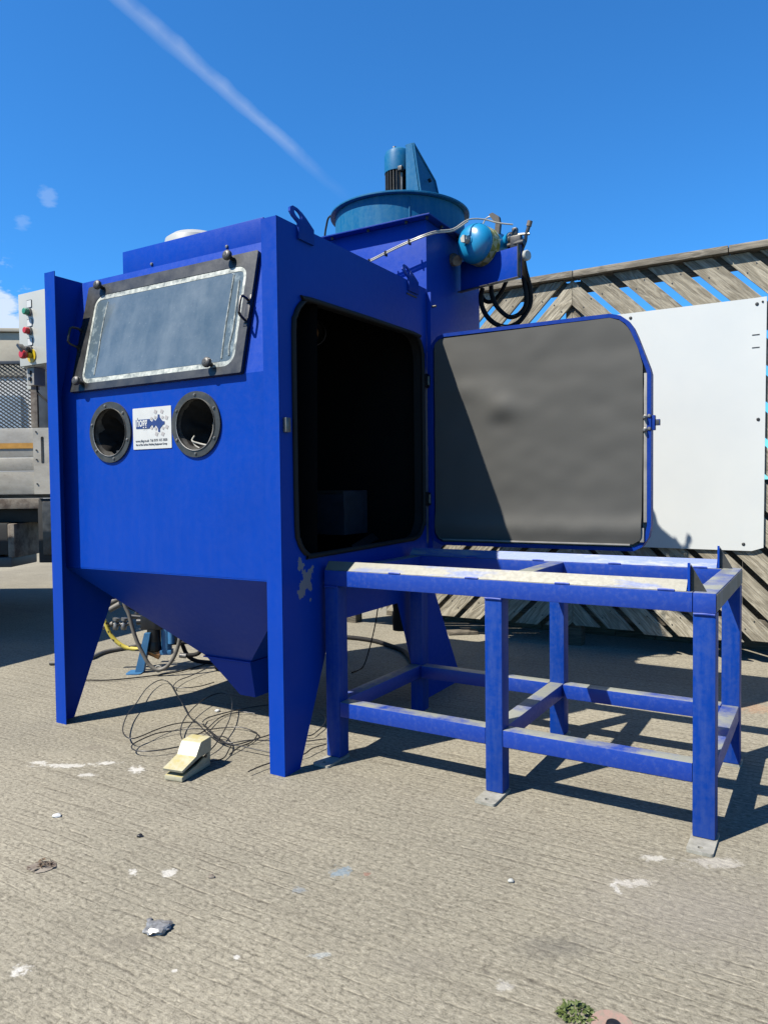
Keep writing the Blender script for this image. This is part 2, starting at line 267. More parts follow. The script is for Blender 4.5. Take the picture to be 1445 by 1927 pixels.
# ------------------------------------------------------------ mesh helper
class MB:
    def __init__(s): s.b = bmesh.new(); s.mats = []; s.mi = 0
    def use(s, mat):
        if mat not in s.mats: s.mats.append(mat)
        s.mi = s.mats.index(mat); return s
    def _tag(s, faces):
        for f in faces: f.material_index = s.mi
    def box(s, x0, x1, y0, y1, z0, z1, bev=0.0, mat=None, rot=None):
        vs = [s.b.verts.new((x, y, z)) for x in (x0, x1) for y in (y0, y1) for z in (z0, z1)]
        idx = [(0, 1, 3, 2), (4, 6, 7, 5), (0, 4, 5, 1), (2, 3, 7, 6), (0, 2, 6, 4), (1, 5, 7, 3)]
        fs = [s.b.faces.new([vs[i] for i in t]) for t in idx]; s._tag(fs)
        if rot is not None: bmesh.ops.transform(s.b, matrix=rot, verts=vs)
        if bev > 0:
            es = list({e for f in fs for e in f.edges}); bmesh.ops.bevel(s.b, geom=es, offset=bev, segments=2, affect='EDGES', profile=0.6, clamp_overlap=True)
        return s
    def prism(s, poly, axis, a0, a1, holes=(), bev=0.0):
        """poly in the plane normal to axis: axis x -> (y,z), y -> (x,z), z -> (x,y)"""
        def P(p, a): return {'x': (a, p[0], p[1]), 'y': (p[0], a, p[1]), 'z': (p[0], p[1], a)}[axis]
        loops = [list(poly)] + [list(h) for h in holes]
        tri = tessellate_polygon([[Vector((p[0], p[1], 0)) for p in l] for l in loops]); flat = [p for l in loops for p in l]
        A = [s.b.verts.new(P(p, a0)) for p in flat]; B = [s.b.verts.new(P(p, a1)) for p in flat]; fs = []
        if not holes:
            fs.append(s.b.faces.new(A)); fs.append(s.b.faces.new(list(reversed(B))))
        else:
            for t in tri:
                try: fs.append(s.b.faces.new([A[i] for i in t])); fs.append(s.b.faces.new([B[i] for i in reversed(t)]))
                except ValueError: pass
        o = 0
        for l in loops:
            n = len(l)
            for i in range(n):
                j = (i + 1) % n; fs.append(s.b.faces.new((A[o + i], B[o + i], B[o + j], A[o + j])))
            o += n
        s._tag(fs)
        if bev > 0:
            es = [e for e in {e for f in fs for e in f.edges} if len(e.link_faces) == 2 and e.calc_face_angle(0) > 0.6]
            bmesh.ops.bevel(s.b, geom=es, offset=bev, segments=1, affect='EDGES', clamp_overlap=True)
        return s
    def cyl(s, p0, p1, r, r1=None, seg=20, cap=True):
        p0, p1 = Vector(p0), Vector(p1); r1 = r if r1 is None else r1; d = (p1 - p0).normalized()
        u = d.orthogonal().normalized(); v = d.cross(u)
        A, B = [], []
        for i in range(seg):
            t = 2 * math.pi * i / seg; q = u * math.cos(t) + v * math.sin(t); A.append(s.b.verts.new(p0 + q * r)); B.append(s.b.verts.new(p1 + q * r1))
        fs = [s.b.faces.new((A[i], A[(i + 1) % seg], B[(i + 1) % seg], B[i])) for i in range(seg)]
        if cap: fs += [s.b.faces.new(list(reversed(A))), s.b.faces.new(B)]
        s._tag(fs); return s
    def lathe(s, prof, origin, axis, seg=32):
        """prof: list of (radius, height along axis)"""
        o = Vector(origin); d = Vector(axis).normalized(); u = d.orthogonal().normalized(); v = d.cross(u); rings = []
        for r, h in prof:
            rings.append([s.b.verts.new(o + d * h + (u * math.cos(2 * math.pi * i / seg) + v * math.sin(2 * math.pi * i / seg)) * max(r, 1e-5)) for i in range(seg)])
        fs = []
        for a, b in zip(rings, rings[1:]):
            fs += [s.b.faces.new((a[i], a[(i + 1) % seg], b[(i + 1) % seg], b[i])) for i in range(seg)]
        s._tag(fs); return s
    def tube(s, pts, r, seg=8, smooth=True, closed=False, sub=4):
        P = [Vector(p) for p in pts]
        if smooth and len(P) > 2:
            Q = []; n = len(P)
            rng = range(n) if closed else range(n - 1)
            for i in rng:
                a = P[(i - 1) % n] if closed or i > 0 else P[0] * 2 - P[1]; b = P[i]; c = P[(i + 1) % n]; d = P[(i + 2) % n] if closed or i + 2 < n else P[-1] * 2 - P[-2]
                for k in range(sub):
                    t = k / sub; Q.append(0.5 * ((2 * b) + (c - a) * t + (2 * a - 5 * b + 4 * c - d) * t * t + (3 * b - a - 3 * c + d) * t ** 3))
            if not closed: Q.append(P[-1])
            P = Q
        n = len(P); rings = []; prev = None
        for i in range(n):
            if closed: d = P[(i + 1) % n] - P[i - 1]
            else: d = P[min(i + 1, n - 1)] - P[max(i - 1, 0)]
            if d.length < 1e-9: d = Vector((0, 0, 1))
            d.normalize()
            if prev is None: u = d.orthogonal().normalized()
            else:
                u = prev - d * prev.dot(d); u = u.normalized() if u.length > 1e-6 else d.orthogonal().normalized()
            prev = u; v = d.cross(u); rings.append([s.b.verts.new(P[i] + (u * math.cos(2 * math.pi * k / seg) + v * math.sin(2 * math.pi * k / seg)) * r) for k in range(seg)])
        fs = []
        pairs = list(zip(rings, rings[1:])) + ([(rings[-1], rings[0])] if closed else [])
        for a, b in pairs: fs += [s.b.faces.new((a[i], a[(i + 1) % seg], b[(i + 1) % seg], b[i])) for i in range(seg)]
        if not closed: fs += [s.b.faces.new(list(reversed(rings[0]))), s.b.faces.new(rings[-1])]
        s._tag(fs); return s
    def poly(s, pts, faces):
        vs = [s.b.verts.new(p) for p in pts]; fs = [s.b.faces.new([vs[i] for i in f]) for f in faces]; s._tag(fs); return s
    def xf(s, mat): bmesh.ops.transform(s.b, matrix=mat, verts=s.b.verts); return s
    def build(s, name, mat=None, parent=None, label=None, smooth=True, kind=None, sharp=35):
        bmesh.ops.recalc_face_normals(s.b, faces=s.b.faces)
        me = bpy.data.meshes.new(name); s.b.to_mesh(me); s.b.free()
        for k in (s.mats or [mat]): me.materials.append(M[k] if isinstance(k, str) else k)
        if smooth:
            me.polygons.foreach_set('use_smooth', [True] * len(me.polygons)); me.set_sharp_from_angle(angle=R(sharp))
        o = bpy.data.objects.new(name, me); COL.objects.link(o)
        if parent is not None: o.parent = parent
        if label: o['label'] = label
        if kind: o['kind'] = kind
        return o
def thing(name, label, cat, loc=(0, 0, 0), rz=0.0, group=None):
    o = bpy.data.objects.new(name, None); COL.objects.link(o); o.location = loc; o.rotation_euler = (0, 0, rz); o['label'] = label; o['category'] = cat
    o.empty_display_size = 0.2
    if group: o['group'] = group
    return o
def tag(o, label, cat, group=None):
    o['label'] = label; o['category'] = cat
    if group: o['group'] = group
    return o
def rrect(x0, x1, z0, z1, r, seg=6):
    rs = r if isinstance(r, (tuple, list)) else (r,) * 4      # bl, br, tr, tl
    out = []
    for (cx, cz, a0), rr in zip(((x0, z0, 180), (x1, z0, 270), (x1, z1, 0), (x0, z1, 90)), rs):
        ccx = cx + (rr if cx == x0 else -rr); ccz = cz + (rr if cz == z0 else -rr)
        for i in range(seg + 1):
            t = R(a0 + 90 * i / seg); out.append((ccx + rr * math.cos(t), ccz + rr * math.sin(t)))
    return out
def circ(x, z, r, n=40): return [(x + r * math.cos(2 * math.pi * i / n), z + r * math.sin(2 * math.pi * i / n)) for i in range(n)]

# ============================================================ SETTING
a = Mt('tamped_concrete')
rotv = a.map(rot=(0, 0, R(30.5)))                     # x now runs along the tamping ridges
grn = a.noise(1, 4, 0.62, v=a.map(scale=(0.7, 30, 1), v=rotv))
grn2 = a.noise(1, 3, 0.6, v=a.map(scale=(2.5, 62, 1), v=rotv))
wob = a.n('ShaderNodeTexNoise'); wob.inputs['Scale'].default_value = 30; wob.inputs['Detail'].default_value = 4; a.l(rotv, wob.inputs['Vector'])
va = a.n('ShaderNodeVectorMath'); va.operation = 'MULTIPLY_ADD'; a.l(wob.outputs['Color'], va.inputs[0]); va.inputs[1].default_value = (0.030, 0.022, 0); a.l(rotv, va.inputs[2])
ck = a.n('ShaderNodeTexVoronoi'); ck.feature = 'DISTANCE_TO_EDGE'; ck.inputs['Scale'].default_value = 1; a.l(a.map(scale=(30, 27, 1), v=va.outputs[0]), ck.inputs['Vector'])
ck2 = a.n('ShaderNodeTexVoronoi'); ck2.feature = 'DISTANCE_TO_EDGE'; ck2.inputs['Scale'].default_value = 1; a.l(a.map(scale=(60, 85, 1), v=va.outputs[0]), ck2.inputs['Vector'])
grit = a.noise(240, 5, 0.75); mot = a.noise(1.3, 6, 0.62); mot2 = a.noise(7, 6, 0.68); md = a.noise(34, 6, 0.7)
sr_ = a.n('ShaderNodeSeparateXYZ'); a.l(rotv, sr_.inputs[0])
lw = a.noise(1, 3, 0.6, v=a.map(scale=(1.1, 7, 1), v=rotv)); lb = a.noise(1, 3, 0.7, v=a.map(scale=(9, 26, 1), loc=(3, 5, 0), v=rotv)); lreg = a.noise(1.1, 2, 0.5, v=a.map(loc=(7, 2, 0)))
ph = a.math('ADD', a.math('MULTIPLY', sr_.outputs[1], 27.0), a.math('MULTIPLY', lw, 2.4)); ph = a.math('ADD', ph, a.math('MULTIPLY', md, 0.30))
fr_ = a.math('FRACT', ph); tri = a.math('ABSOLUTE', a.math('SUBTRACT', fr_, 0.5))
line = a.math('MULTIPLY', a.ramp(tri, 0.11, 0.02), a.ramp(lb, 0.40, 0.56)); line = a.math('MULTIPLY', line, a.ramp(lreg, 0.36, 0.58, 0.15, 1.0))
rid = a.math('MULTIPLY', a.ramp(a.math('ABSOLUTE', a.math('SUBTRACT', fr_, 0.68)), 0.12, 0.02), a.ramp(lb, 0.44, 0.60)); rid = a.math('MULTIPLY', rid, a.ramp(lreg, 0.36, 0.58, 0.2, 1.0))
c = a.mix(a.ramp(mot, 0.30, 0.70), (0.262, 0.242, 0.196), (0.210, 0.196, 0.162))
c = a.mix(a.ramp(mot2, 0.42, 0.75, 0, 0.4), c, (0.165, 0.150, 0.123))
dust = a.noise(0.55, 3, 0.5, v=a.map(loc=(1.45, 0.6, 0))); c = a.mix(a.ramp(dust, 0.44, 0.66, 0, 0.6), c, (0.350, 0.322, 0.262))  # broad paler areas mixed into the concrete colour
crk = a.math('MULTIPLY', a.ramp(ck.outputs[0], 0.045, 0.0), a.ramp(md, 0.42, 0.60))
c = a.mix(a.math('MULTIPLY', crk, 0.62), c, (0.072, 0.062, 0.048))
gl = a.ramp(grn, 0.44, 0.37); c = a.mix(a.math('MULTIPLY', gl, 0.30), c, (0.12, 0.106, 0.084))
c = a.mix(a.math('MULTIPLY', line, 0.62), c, (0.070, 0.060, 0.047)); c = a.mix(a.math('MULTIPLY', rid, 0.42), c, (0.38, 0.345, 0.275))
rdg = a.ramp(grn2, 0.55, 0.70); c = a.mix(a.math('MULTIPLY', rdg, 0.28), c, (0.34, 0.31, 0.25))
med = a.noise(95, 5, 0.7, v=a.map(scale=(0.6, 1, 1), v=rotv))
c = a.mix(a.ramp(med, 0.54, 0.70, 0, 0.55), c, (0.36, 0.335, 0.28)); c = a.mix(a.ramp(med, 0.46, 0.32, 0, 0.60), c, (0.085, 0.075, 0.058))
c = a.mix(a.ramp(grit, 0.58, 0.74, 0, 0.55), c, (0.42, 0.39, 0.33)); c = a.mix(a.ramp(grit, 0.43, 0.30, 0, 0.6), c, (0.075, 0.066, 0.052))
c = a.mix(a.ramp(md, 0.62, 0.74, 0, 0.35), c, (0.30, 0.275, 0.225))
fm = a.math('MULTIPLY', a.ramp(med, 0.34, 0.66, 0.80, 1.22), a.ramp(a.noise(420, 3, 0.6), 0.3, 0.7, 0.88, 1.14))
cmb = a.n('ShaderNodeCombineXYZ')
for i_, g_ in enumerate((0.95, 0.945, 0.905)): a.l(a.math('MULTIPLY', fm, g_), cmb.inputs[i_])
c = a.mix(1.0, c, cmb.outputs[0], 'MULTIPLY')
sx = a.n('ShaderNodeSeparateXYZ'); a.l(a.v, sx.inputs[0]); ed = a.noise(42, 7, 0.75); ed2 = a.noise(12, 5, 0.7)
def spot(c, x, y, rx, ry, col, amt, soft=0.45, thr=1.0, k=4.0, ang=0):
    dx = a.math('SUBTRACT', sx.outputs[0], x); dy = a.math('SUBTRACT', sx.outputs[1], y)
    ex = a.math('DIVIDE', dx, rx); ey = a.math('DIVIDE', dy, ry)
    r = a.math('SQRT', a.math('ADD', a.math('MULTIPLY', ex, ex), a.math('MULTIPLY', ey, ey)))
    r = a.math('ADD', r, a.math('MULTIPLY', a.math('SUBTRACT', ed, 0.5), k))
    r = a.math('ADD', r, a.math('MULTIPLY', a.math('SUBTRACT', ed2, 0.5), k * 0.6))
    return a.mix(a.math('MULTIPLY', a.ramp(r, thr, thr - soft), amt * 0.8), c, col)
W_ = (0.56, 0.55, 0.52)
for s_ in [(-1.28, 2.90, .14, .022, W_, .75), (-1.13, 2.92, .05, .02, W_, .8), (-1.40, 2.93, .04, .02, W_, .7), (-1.15, 2.80, .04, .015, W_, .7), (-0.98, 2.85, .035, .04, W_, .9),
           (-0.73, 2.07, .014, .022, W_, .9), (-0.63, 2.07, .020, .022, W_, .8), (-0.85, 1.65, .022, .026, W_, .9), (-0.36, 1.69, .009, .010, W_, .9), (-0.49, 1.64, .008, .008, W_, .8),
           (0.68, 1.99, .06, .022, (.55, .53, .49), .7), (0.79, 2.12, .05, .02, W_, .6), (0.95, 2.09, .10, .03, (.55, .53, .50), .4), (0.62, 1.96, .014, .03, W_, .8),
           (-0.14, 2.06, .035, .030, (.16, .26, .36), .6), (-0.24, 1.97, .022, .018, (.20, .28, .38), .35), (-0.06, 2.05, .012, .012, (.20, .07, .05), .7),
           (0.25, 1.58, .02, .02, W_, .4), (-0.16, 1.69, .03, .01, (.45, .52, .56), .4), (0.22, 1.62, .012, .014, (.08, .07, .06), .6), (1.80, 3.55, .12, .10, (.42, .20, .10), .35)]: c = spot(c, *s_)
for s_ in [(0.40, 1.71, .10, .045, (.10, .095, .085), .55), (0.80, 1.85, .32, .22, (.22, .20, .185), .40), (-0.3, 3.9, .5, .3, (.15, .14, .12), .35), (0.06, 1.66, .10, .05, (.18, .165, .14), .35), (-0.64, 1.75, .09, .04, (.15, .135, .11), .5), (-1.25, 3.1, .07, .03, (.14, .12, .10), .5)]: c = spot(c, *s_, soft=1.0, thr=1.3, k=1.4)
a.set(col=c, rough=0.92, spec=0.2)
h = a.math('ADD', a.math('ADD', a.math('MULTIPLY', a.math('SUBTRACT', rid, line), 0.28), a.math('MULTIPLY', grn, 1.0)), a.math('MULTIPLY', grn2, 0.5)); h = a.math('ADD', h, a.math('MULTIPLY', a.ramp(ck.outputs[0], 0.0, 0.10), 0.14)); h = a.math('ADD', h, a.math('MULTIPLY', a.ramp(ck2.outputs[0], 0, 0.12), 0.10)); h = a.math('ADD', h, a.math('MULTIPLY', a.math('ADD', md, med), 0.8)); h = a.math('ADD', h, a.math('MULTIPLY', grit, 0.35))
a.bump(h, 0.5, 0.007); M['ground'] = a.m
g = MB(); g.poly([(-150, -30, 0), (150, -30, 0), (150, 250, 0), (-150, 250, 0)], [(0, 1, 2, 3)])
g.build('ground', 'ground', kind='structure', smooth=False)
g = MB(); g.box(-26, -8, 20.5, 22.0, 0.004, 0.13, 0.02); g.build('pavement', 'wall', kind='structure')

# far wall and low pale building beyond the lorry
t = thing('concrete_wall', 'pale cast concrete retaining wall rising behind the mesh sided lorry', 'wall', (-9.0, 17.0, 0), R(6))
for i in range(5):
    MB().box(-7 + i * 3.4, -7 + i * 3.4 + 3.38, 0, 0.5, 3.75, 4.75 - 0.03 * (i % 2), 0.03).build('panel', 'wall', t)
MB().box(-7, 9.95, 0.04, 0.5, 0.0, 3.72, 0.0).build('lower_wall', 'paleclad', t)
for i in range(9):
    MB().box(-6.8 + i * 1.55, -5.55 + i * 1.55, -0.02, 0.06, 2.35, 3.3, 0.0).build('window', 'bluegls', t)
MB().box(-7.1, 10.0, -0.06, 0.56, 4.76, 4.84, 0.01).build('coping', 'wall', t)

# ------------------------------------------------------------ timber fence, chevron boarded
FA = R(-31.0); FO = Vector((-0.3868, 2.7544, 0)); FX = Vector((math.cos(FA), math.sin(FA), 0)); FY = Vector((-math.sin(FA), math.cos(FA), 0))
fence_o = FO + FX * 0.285 + FY * 2.761
fence = thing('timber_fence', 'tall weathered timber fence of diagonal boards in a chevron with a capping rail', 'fence', fence_o, FA)
def clip(poly, a_, b_, c_):
    out = []
    for i in range(len(poly)):
        p, q = poly[i], poly[(i + 1) % len(poly)]; dp = a_ * p[0] + b_ * p[1] - c_; dq = a_ * q[0] + b_ * q[1] - c_
        if dp <= 0: out.append(p)
        if (dp < 0 < dq) or (dq < 0 < dp): tt = dp / (dp - dq); out.append((p[0] + (q[0] - p[0]) * tt, p[1] + (q[1] - p[1]) * tt))
    return out
rnd = random.Random(3)
def planks(xa, xb, sgn):
    # sgn +1: boards fall to the right (x+z const); -1: boards fall to the left (x-z const)
    z0, z1 = 0.135, 2.473; pitch = 0.2145; wd = 0.162
    k = -1
    while True:
        k += 1
        if sgn > 0: c0 = 2.808 - 0.285 + (k - 20) * pitch
        else: c0 = -2.808 + 0.285 + wd * -1 - (k - 20) * pitch
        if k > 34: break
        wj = wd + rnd.uniform(-0.006, 0.006); c0 += rnd.uniform(-0.004, 0.004)
        zb = z0 + rnd.uniform(-0.012, 0.012)
        sq = [(xa - 5, -3), (xb + 5, -3), (xb + 5, 6), (xa - 5, 6)]
        p = clip(sq, 1, sgn, c0 + wj); p = clip(p, -1, -sgn, -c0); p = clip(p, 0, 1, z1 - 0.002); p = clip(p, 0, -1, -zb) if p else p
        p = clip(p, 1, 0, xb - 0.0015) if p else p; p = clip(p, -1, 0, -xa - 0.0015) if p else p
        if len(p) < 3: continue
        ar = 0.5 * abs(sum(p[i][0] * p[(i + 1) % len(p)][1] - p[(i + 1) % len(p)][0] * p[i][1] for i in range(len(p))))
        if ar < 0.002: continue
        cx = sum(q[0] for q in p) / len(p); cz = sum(q[1] for q in p) / len(p)
        ang = -sgn * math.pi / 4                                  # plank direction in the fence plane
        ca, sa = math.cos(ang), math.sin(ang)
        loc = [((q[0] - cx) * ca + (q[1] - cz) * sa, -(q[0] - cx) * sa + (q[1] - cz) * ca) for q in p]
        y0 = rnd.uniform(-0.003, 0.003)
        b = MB(); b.use('wood'); b.prism(loc, 'y', y0 - 0.011, y0 + 0.011, bev=0.0025)
        # nail heads near the ends
        b.use('dsteel'); xs = sorted(q[0] for q in loc)
        if xs[-1] - xs[0] > 0.35:
            for xx in (xs[0] + 0.19, xs[-1] - 0.19):
                for zz in (-0.035, 0.035): b.cyl((xx, y0 - 0.0135, zz), (xx, y0 - 0.010, zz), 0.0045, seg=8)
        o = b.build('plank', None, fence); o.location = (cx, 0, cz); o.rotation_euler = (0, -ang, 0)
planks(0.0, 1.83, 1); planks(-1.83, 0.0, -1)
for x in (-1.83, 0.0, 1.83):
    MB().box(x - 0.05, x + 0.05, 0.016, 0.112, 0.0, 2.46, 0.004).build('post', 'dwood', fence)
for x0 in (-1.78, 0.05):
    for z0, z1 in ((2.385, 2.47), (1.60, 1.68), (0.19, 0.27)):
        MB().box(x0, x0 + 1.73, 0.014, 0.05, z0, z1, 0.003).build('rail', 'dwood', fence)
rng = random.Random(11)
for x0 in (-1.86, -0.92, 0.02, 0.96):
    o = MB().box(0, 0.935, -0.055, 0.06, 0, 0.042, 0.004).build('capping_board', 'cwood', fence); o.location = (x0, 0, 2.476 + rng.uniform(0, 0.003)); o.rotation_euler = (0, R(rng.uniform(-0.15, 0.15)), 0)

t = thing('dark_boarded_screen', 'low dark boarded screen standing in shade behind the diagonal fence', 'screen', fence_o + FY * 0.45, FA)
for i in range(13):
    MB().box(-1.75 + i * 0.275, -1.75 + i * 0.275 + 0.272, 0, 0.03, 0.0, 1.12, 0.003).build('board', 'dwood', t)

# white board fixed to the fence
t = thing('white_board', 'large white faced sheet screwed to the timber fence behind the open door', 'board', FO + FX * 0 + FY * 2.745, FA)
pts = [(-0.975, 0.70), (1.375, 0.690), (1.437, 0.712), (1.447, 2.193), (1.35, 2.192), (-0.975, 2.206)]
MB().prism(pts, 'y', -0.012, 0.0, bev=0.0015).build('sheet', 'board', t)
for x, z in ((1.395, 2.155), (1.425, 2.165), (1.405, 1.475), (0.67, 2.165), (-0.2, 2.17), (0.3, 0.74), (1.33, 0.73)):
    r = 0.010 if x != 1.425 else 0.006
    MB().lathe([(0, 0.006), (r * 0.6, 0.0055), (r, 0.002), (r, 0)], (x, -0.012, z), (0, -1, 0), 14).build('screw', 'dsteel', t)
for x, z in ((1.39, 1.975), (1.39, 1.90)):
    MB().box(x - 0.02, x + 0.02, -0.0135, -0.0118, z - 0.003, z + 0.003).build('staple', 'dsteel', t)

# boards and block on the ground near the fence
o = MB().box(-0.12, 0.10, -0.055, 0.055, 0, 0.022, 0.003).build('timber_offcut', 'dwood'); o.location = (0.58, 5.43, 0.001); o.rotation_euler = (0, 0, R(6)); tag(o, 'flat dark timber offcut lying in shade in front of the fence', 'timber')
o = MB().box(-0.08, 0.09, -0.05, 0.05, 0, 0.02, 0.003).build('timber_offcut', 'wood'); o.location = (0.74, 5.62, 0.001); o.rotation_euler = (0, 0, R(-10)); tag(o, 'small pale timber offcut lying beside the darker offcut near the fence', 'timber')

# ------------------------------------------------------------ dropside lorry at left
t = thing('dropside_lorry', 'parked dropside lorry body with alloy side boards, orange stripe and mesh cage', 'lorry', (-2.47, 5.5, 0), R(-1.0))
for i, (z0, z1) in enumerate(((1.075, 1.245), (1.25, 1.345), (1.35, 1.565))):
    MB().box(-4.6, -0.125, -0.03 - 0.004 * (i % 2), 0.0, z0, z1, 0.004).build('side_board', 'alu', t)
MB().box(-4.6, -0.127, -0.0375, -0.0345, 1.415, 1.455).build('reflective_stripe', 'stripe', t)
p = MB(); p.prism(rrect(-0.12, 0.0, 1.075, 1.565, 0.004, 2), 'y', -0.05, 0.02, holes=[rrect(-0.062, -0.038, 1.30, 1.50, 0.011)], bev=0.002); pst = p.build('corner_post', 'alu', t)
for z in (1.15, 1.33, 1.40, 1.535): MB().cyl((-0.095, -0.056, z), (-0.095, -0.05, z), 0.006, seg=10).build('bolt', 'dsteel', pst)
for y in (0.5, 1.1, 1.7): MB().box(-0.125, 0.0, y, y + 0.57, 1.075, 1.565, 0.004).build('tail_board', 'alu', t)
MB().box(-4.6, 0.0, 0.0, 2.3, 1.045, 1.072, 0.003).build('deck', 'dwood', t)
MB().box(-4.6, -0.10, -0.02, 0.05, 0.965, 1.043, 0.006).build('side_rail', 'rust', t)
MB().box(-4.6, -0.06, 0.10, 2.2, 0.86, 0.96, 0.006).build('chassis_frame', 'blackfrm', t)
MB().box(-4.6, -0.9, 0.5, 1.6, 0.70, 0.86, 0.02).build('chassis_rail', 'blackfrm', t)
MB().box(-0.115, 0.0, -0.02, 0.16, 0.56, 1.04, 0.01).build('tail_lift_arm', 'blackfrm', t)
MB().box(-0.07, 0.01, -0.045, 0.10, 0.62, 1.02, 0.008).build('tail_lift_guide', 'dsteel', t)
lb = MB().box(-1.2, -0.345, -0.02, 0.5, 0.62, 0.86, 0.012).build('under_box', 'blackfrm', t); MB().box(-0.342, -0.29, -0.03, 0.40, 0.60, 0.855, 0.01).build('box_end', 'rust', lb)
MB().box(-1.2, -0.31, -0.04, 0.35, 0.53, 0.605, 0.01).build('guard_bar', 'slate', t)
for x, wv, mt_, z1 in ((-0.095, 0.095, 'slate', 2.35), (-0.155, 0.05, 'rust', 2.12)): MB().box(x, x + wv, 0.0, 0.07, 1.57, z1, 0.004).build('cage_post', mt_, t)
for y in (1.1, 2.2): MB().box(-0.08, 0.0, y, y + 0.07, 1.57, 2.12, 0.004).build('cage_post', 'slate', t)
cg = MB()
def meshpanel(b, x0, x1, z0, z1, y):
    s_ = 0.030
    k = 0; Hh = z1 - z0
    x = x0 - Hh * 1.45
    while x < x1:
        for sg in (1, -1):
            # strand from (x, z1) sloping down right (sg 1) or left
            if sg == 1: A = (x, z1); B = (x + Hh * 1.45, z0); th = 0.0066
            else: A = (x + Hh * 1.45, z1); B = (x, z0); th = 0.0022
            # clip in x
            def at(xx): tt = (xx - A[0]) / (B[0] - A[0]); return (xx, A[1] + (B[1] - A[1]) * tt)
            lo, hi = min(A[0], B[0]), max(A[0], B[0])
            xa, xb = max(lo, x0), min(hi, x1)
            if xb - xa < 0.01: continue
            P, Q = at(xa), at(xb)
            b.poly([(P[0], y, P[1] - th), (Q[0], y, Q[1] - th), (Q[0], y, Q[1] + th), (P[0], y, P[1] + th), (P[0], y + 0.004, P[1] - th), (Q[0], y + 0.004, Q[1] - th), (Q[0], y + 0.004, Q[1] + th), (P[0], y + 0.004, P[1] + th)], [(0, 1, 2, 3), (4, 7, 6, 5), (0, 4, 5, 1), (3, 2, 6, 7)])
        x += s_ * 1.35
meshpanel(cg, -2.6, -0.16, 1.57, 2.045, 0.02)
cg.build('cage_mesh', 'mesh', t, smooth=False, kind='stuff')
MB().box(-2.6, -0.10, 0.0, 0.04, 2.045, 2.07, 0.003).build('cage_rail', 'slate', t)
MB().box(-0.05, -0.01, 0.07, 1.1, 2.08, 2.115, 0.003).build('cage_rail', 'slate', t)
MB().prism([(-0.88, -1.54), (-0.36, -0.32), (-3.2, -0.32), (-3.2, -1.54)], 'z', 1.45, 1.51, bev=0.003).build('shadow_platform', 'alu', t)  # unseen slab added beside the lorry to throw the shadow on the ground
for (y,) in ((0.2,), (1.75,)):
    wt = MB().lathe([(0.0, 0.02), (0.20, 0.02), (0.22, 0.0), (0.40, 0.0), (0.43, 0.04), (0.43, 0.22), (0.40, 0.26), (0.0, 0.26)], (-2.1, y, 0.43), (0, 1, 0), 40).build('wheel', 'hose', t)
    MB().lathe([(0.0, -0.03), (0.08, -0.03), (0.10, 0.0), (0.21, 0.01), (0.22, 0.03)], (-2.1, y - 0.004, 0.43), (0, 1, 0), 28).build('rim', 'steel', wt)
LUGA = 24
M['knobgrey'] = plain('worn_black_knob', (0.065, 0.060, 0.058), 0.5, var=0.3).m

# ============================================================ BLAST CABINET
CP = (-0.3868, 2.7544, 0.0); CR = -0.53234
W, H, D, YP = 1.3663, 2.1104, 1.2153, 0.070
cab = thing('blast_cabinet', 'royal blue steel blasting cabinet with sloping window, two arm ports and open side door', 'machine', CP, CR)
T = 0.004
side = [(0.0, 0.0), (0.095, 0.0), (0.33, 0.54), (0.885, 0.54), (1.11, 0.0), (D, 0.0), (D, H), (0.0, H)]
opening = [(0.168, 0.832)] + [(0.125, 0.860), (0.100, 0.900), (0.090, 0.955), (0.088, 1.30), (0.090, 1.700), (0.100, 1.755), (0.125, 1.797), (0.165, 1.828), (0.215, 1.842), (1.05, 1.858), (1.105, 1.845), (1.140, 1.812), (1.158, 1.765), (1.160, 1.70), (1.160, 0.975), (1.148, 0.910), (1.115, 0.862), (1.060, 0.842), (0.95, 0.838), (0.22, 0.828)]
MB().prism(side, 'x', -T, 0.0, holes=[opening]).build('side_panel', 'sideblue', cab, smooth=False)
MB().prism(side, 'x', -W, -W + T, bev=0.0).build('side_panel', 'blue', cab, smooth=False)
MB().prism([(0, 0), (0.0725, 0), (0.0725, H - 0.001), (0, H - 0.001)], 'y', 0.0005, 0.0045, bev=0.001).xf(Matrix.Translation((-0.0725, -0.001, 0))).build('front_flange', 'blue', cab, smooth=False)
MB().prism([(0, 0), (0.0725, 0), (0.0725, H - 0.001), (0, H - 0.001)], 'y', 0.0005, 0.0045, bev=0.001).xf(Matrix.Translation((-W, -0.001, 0))).build('front_flange', 'blue', cab, smooth=False)
# lower front panel with the two port holes
ports = [(-1.018, 1.360, 0.112), (-0.490, 1.368, 0.112)]
zs0, zs1, ys1 = 1.5564, 2.108, 0.200
MB().prism([(-W + T, 0.737), (-T, 0.737), (-T, zs0), (-W + T, zs0)], 'y', YP, YP + T, holes=[circ(x, z, r) for x, z, r in ports]).build('front_panel', 'blue', cab, smooth=False)
MB().box(-W + T, -T, YP + 0.001, YP + 0.03, 0.731, 0.7365, 0.0).build('panel_lip', 'blue', cab)
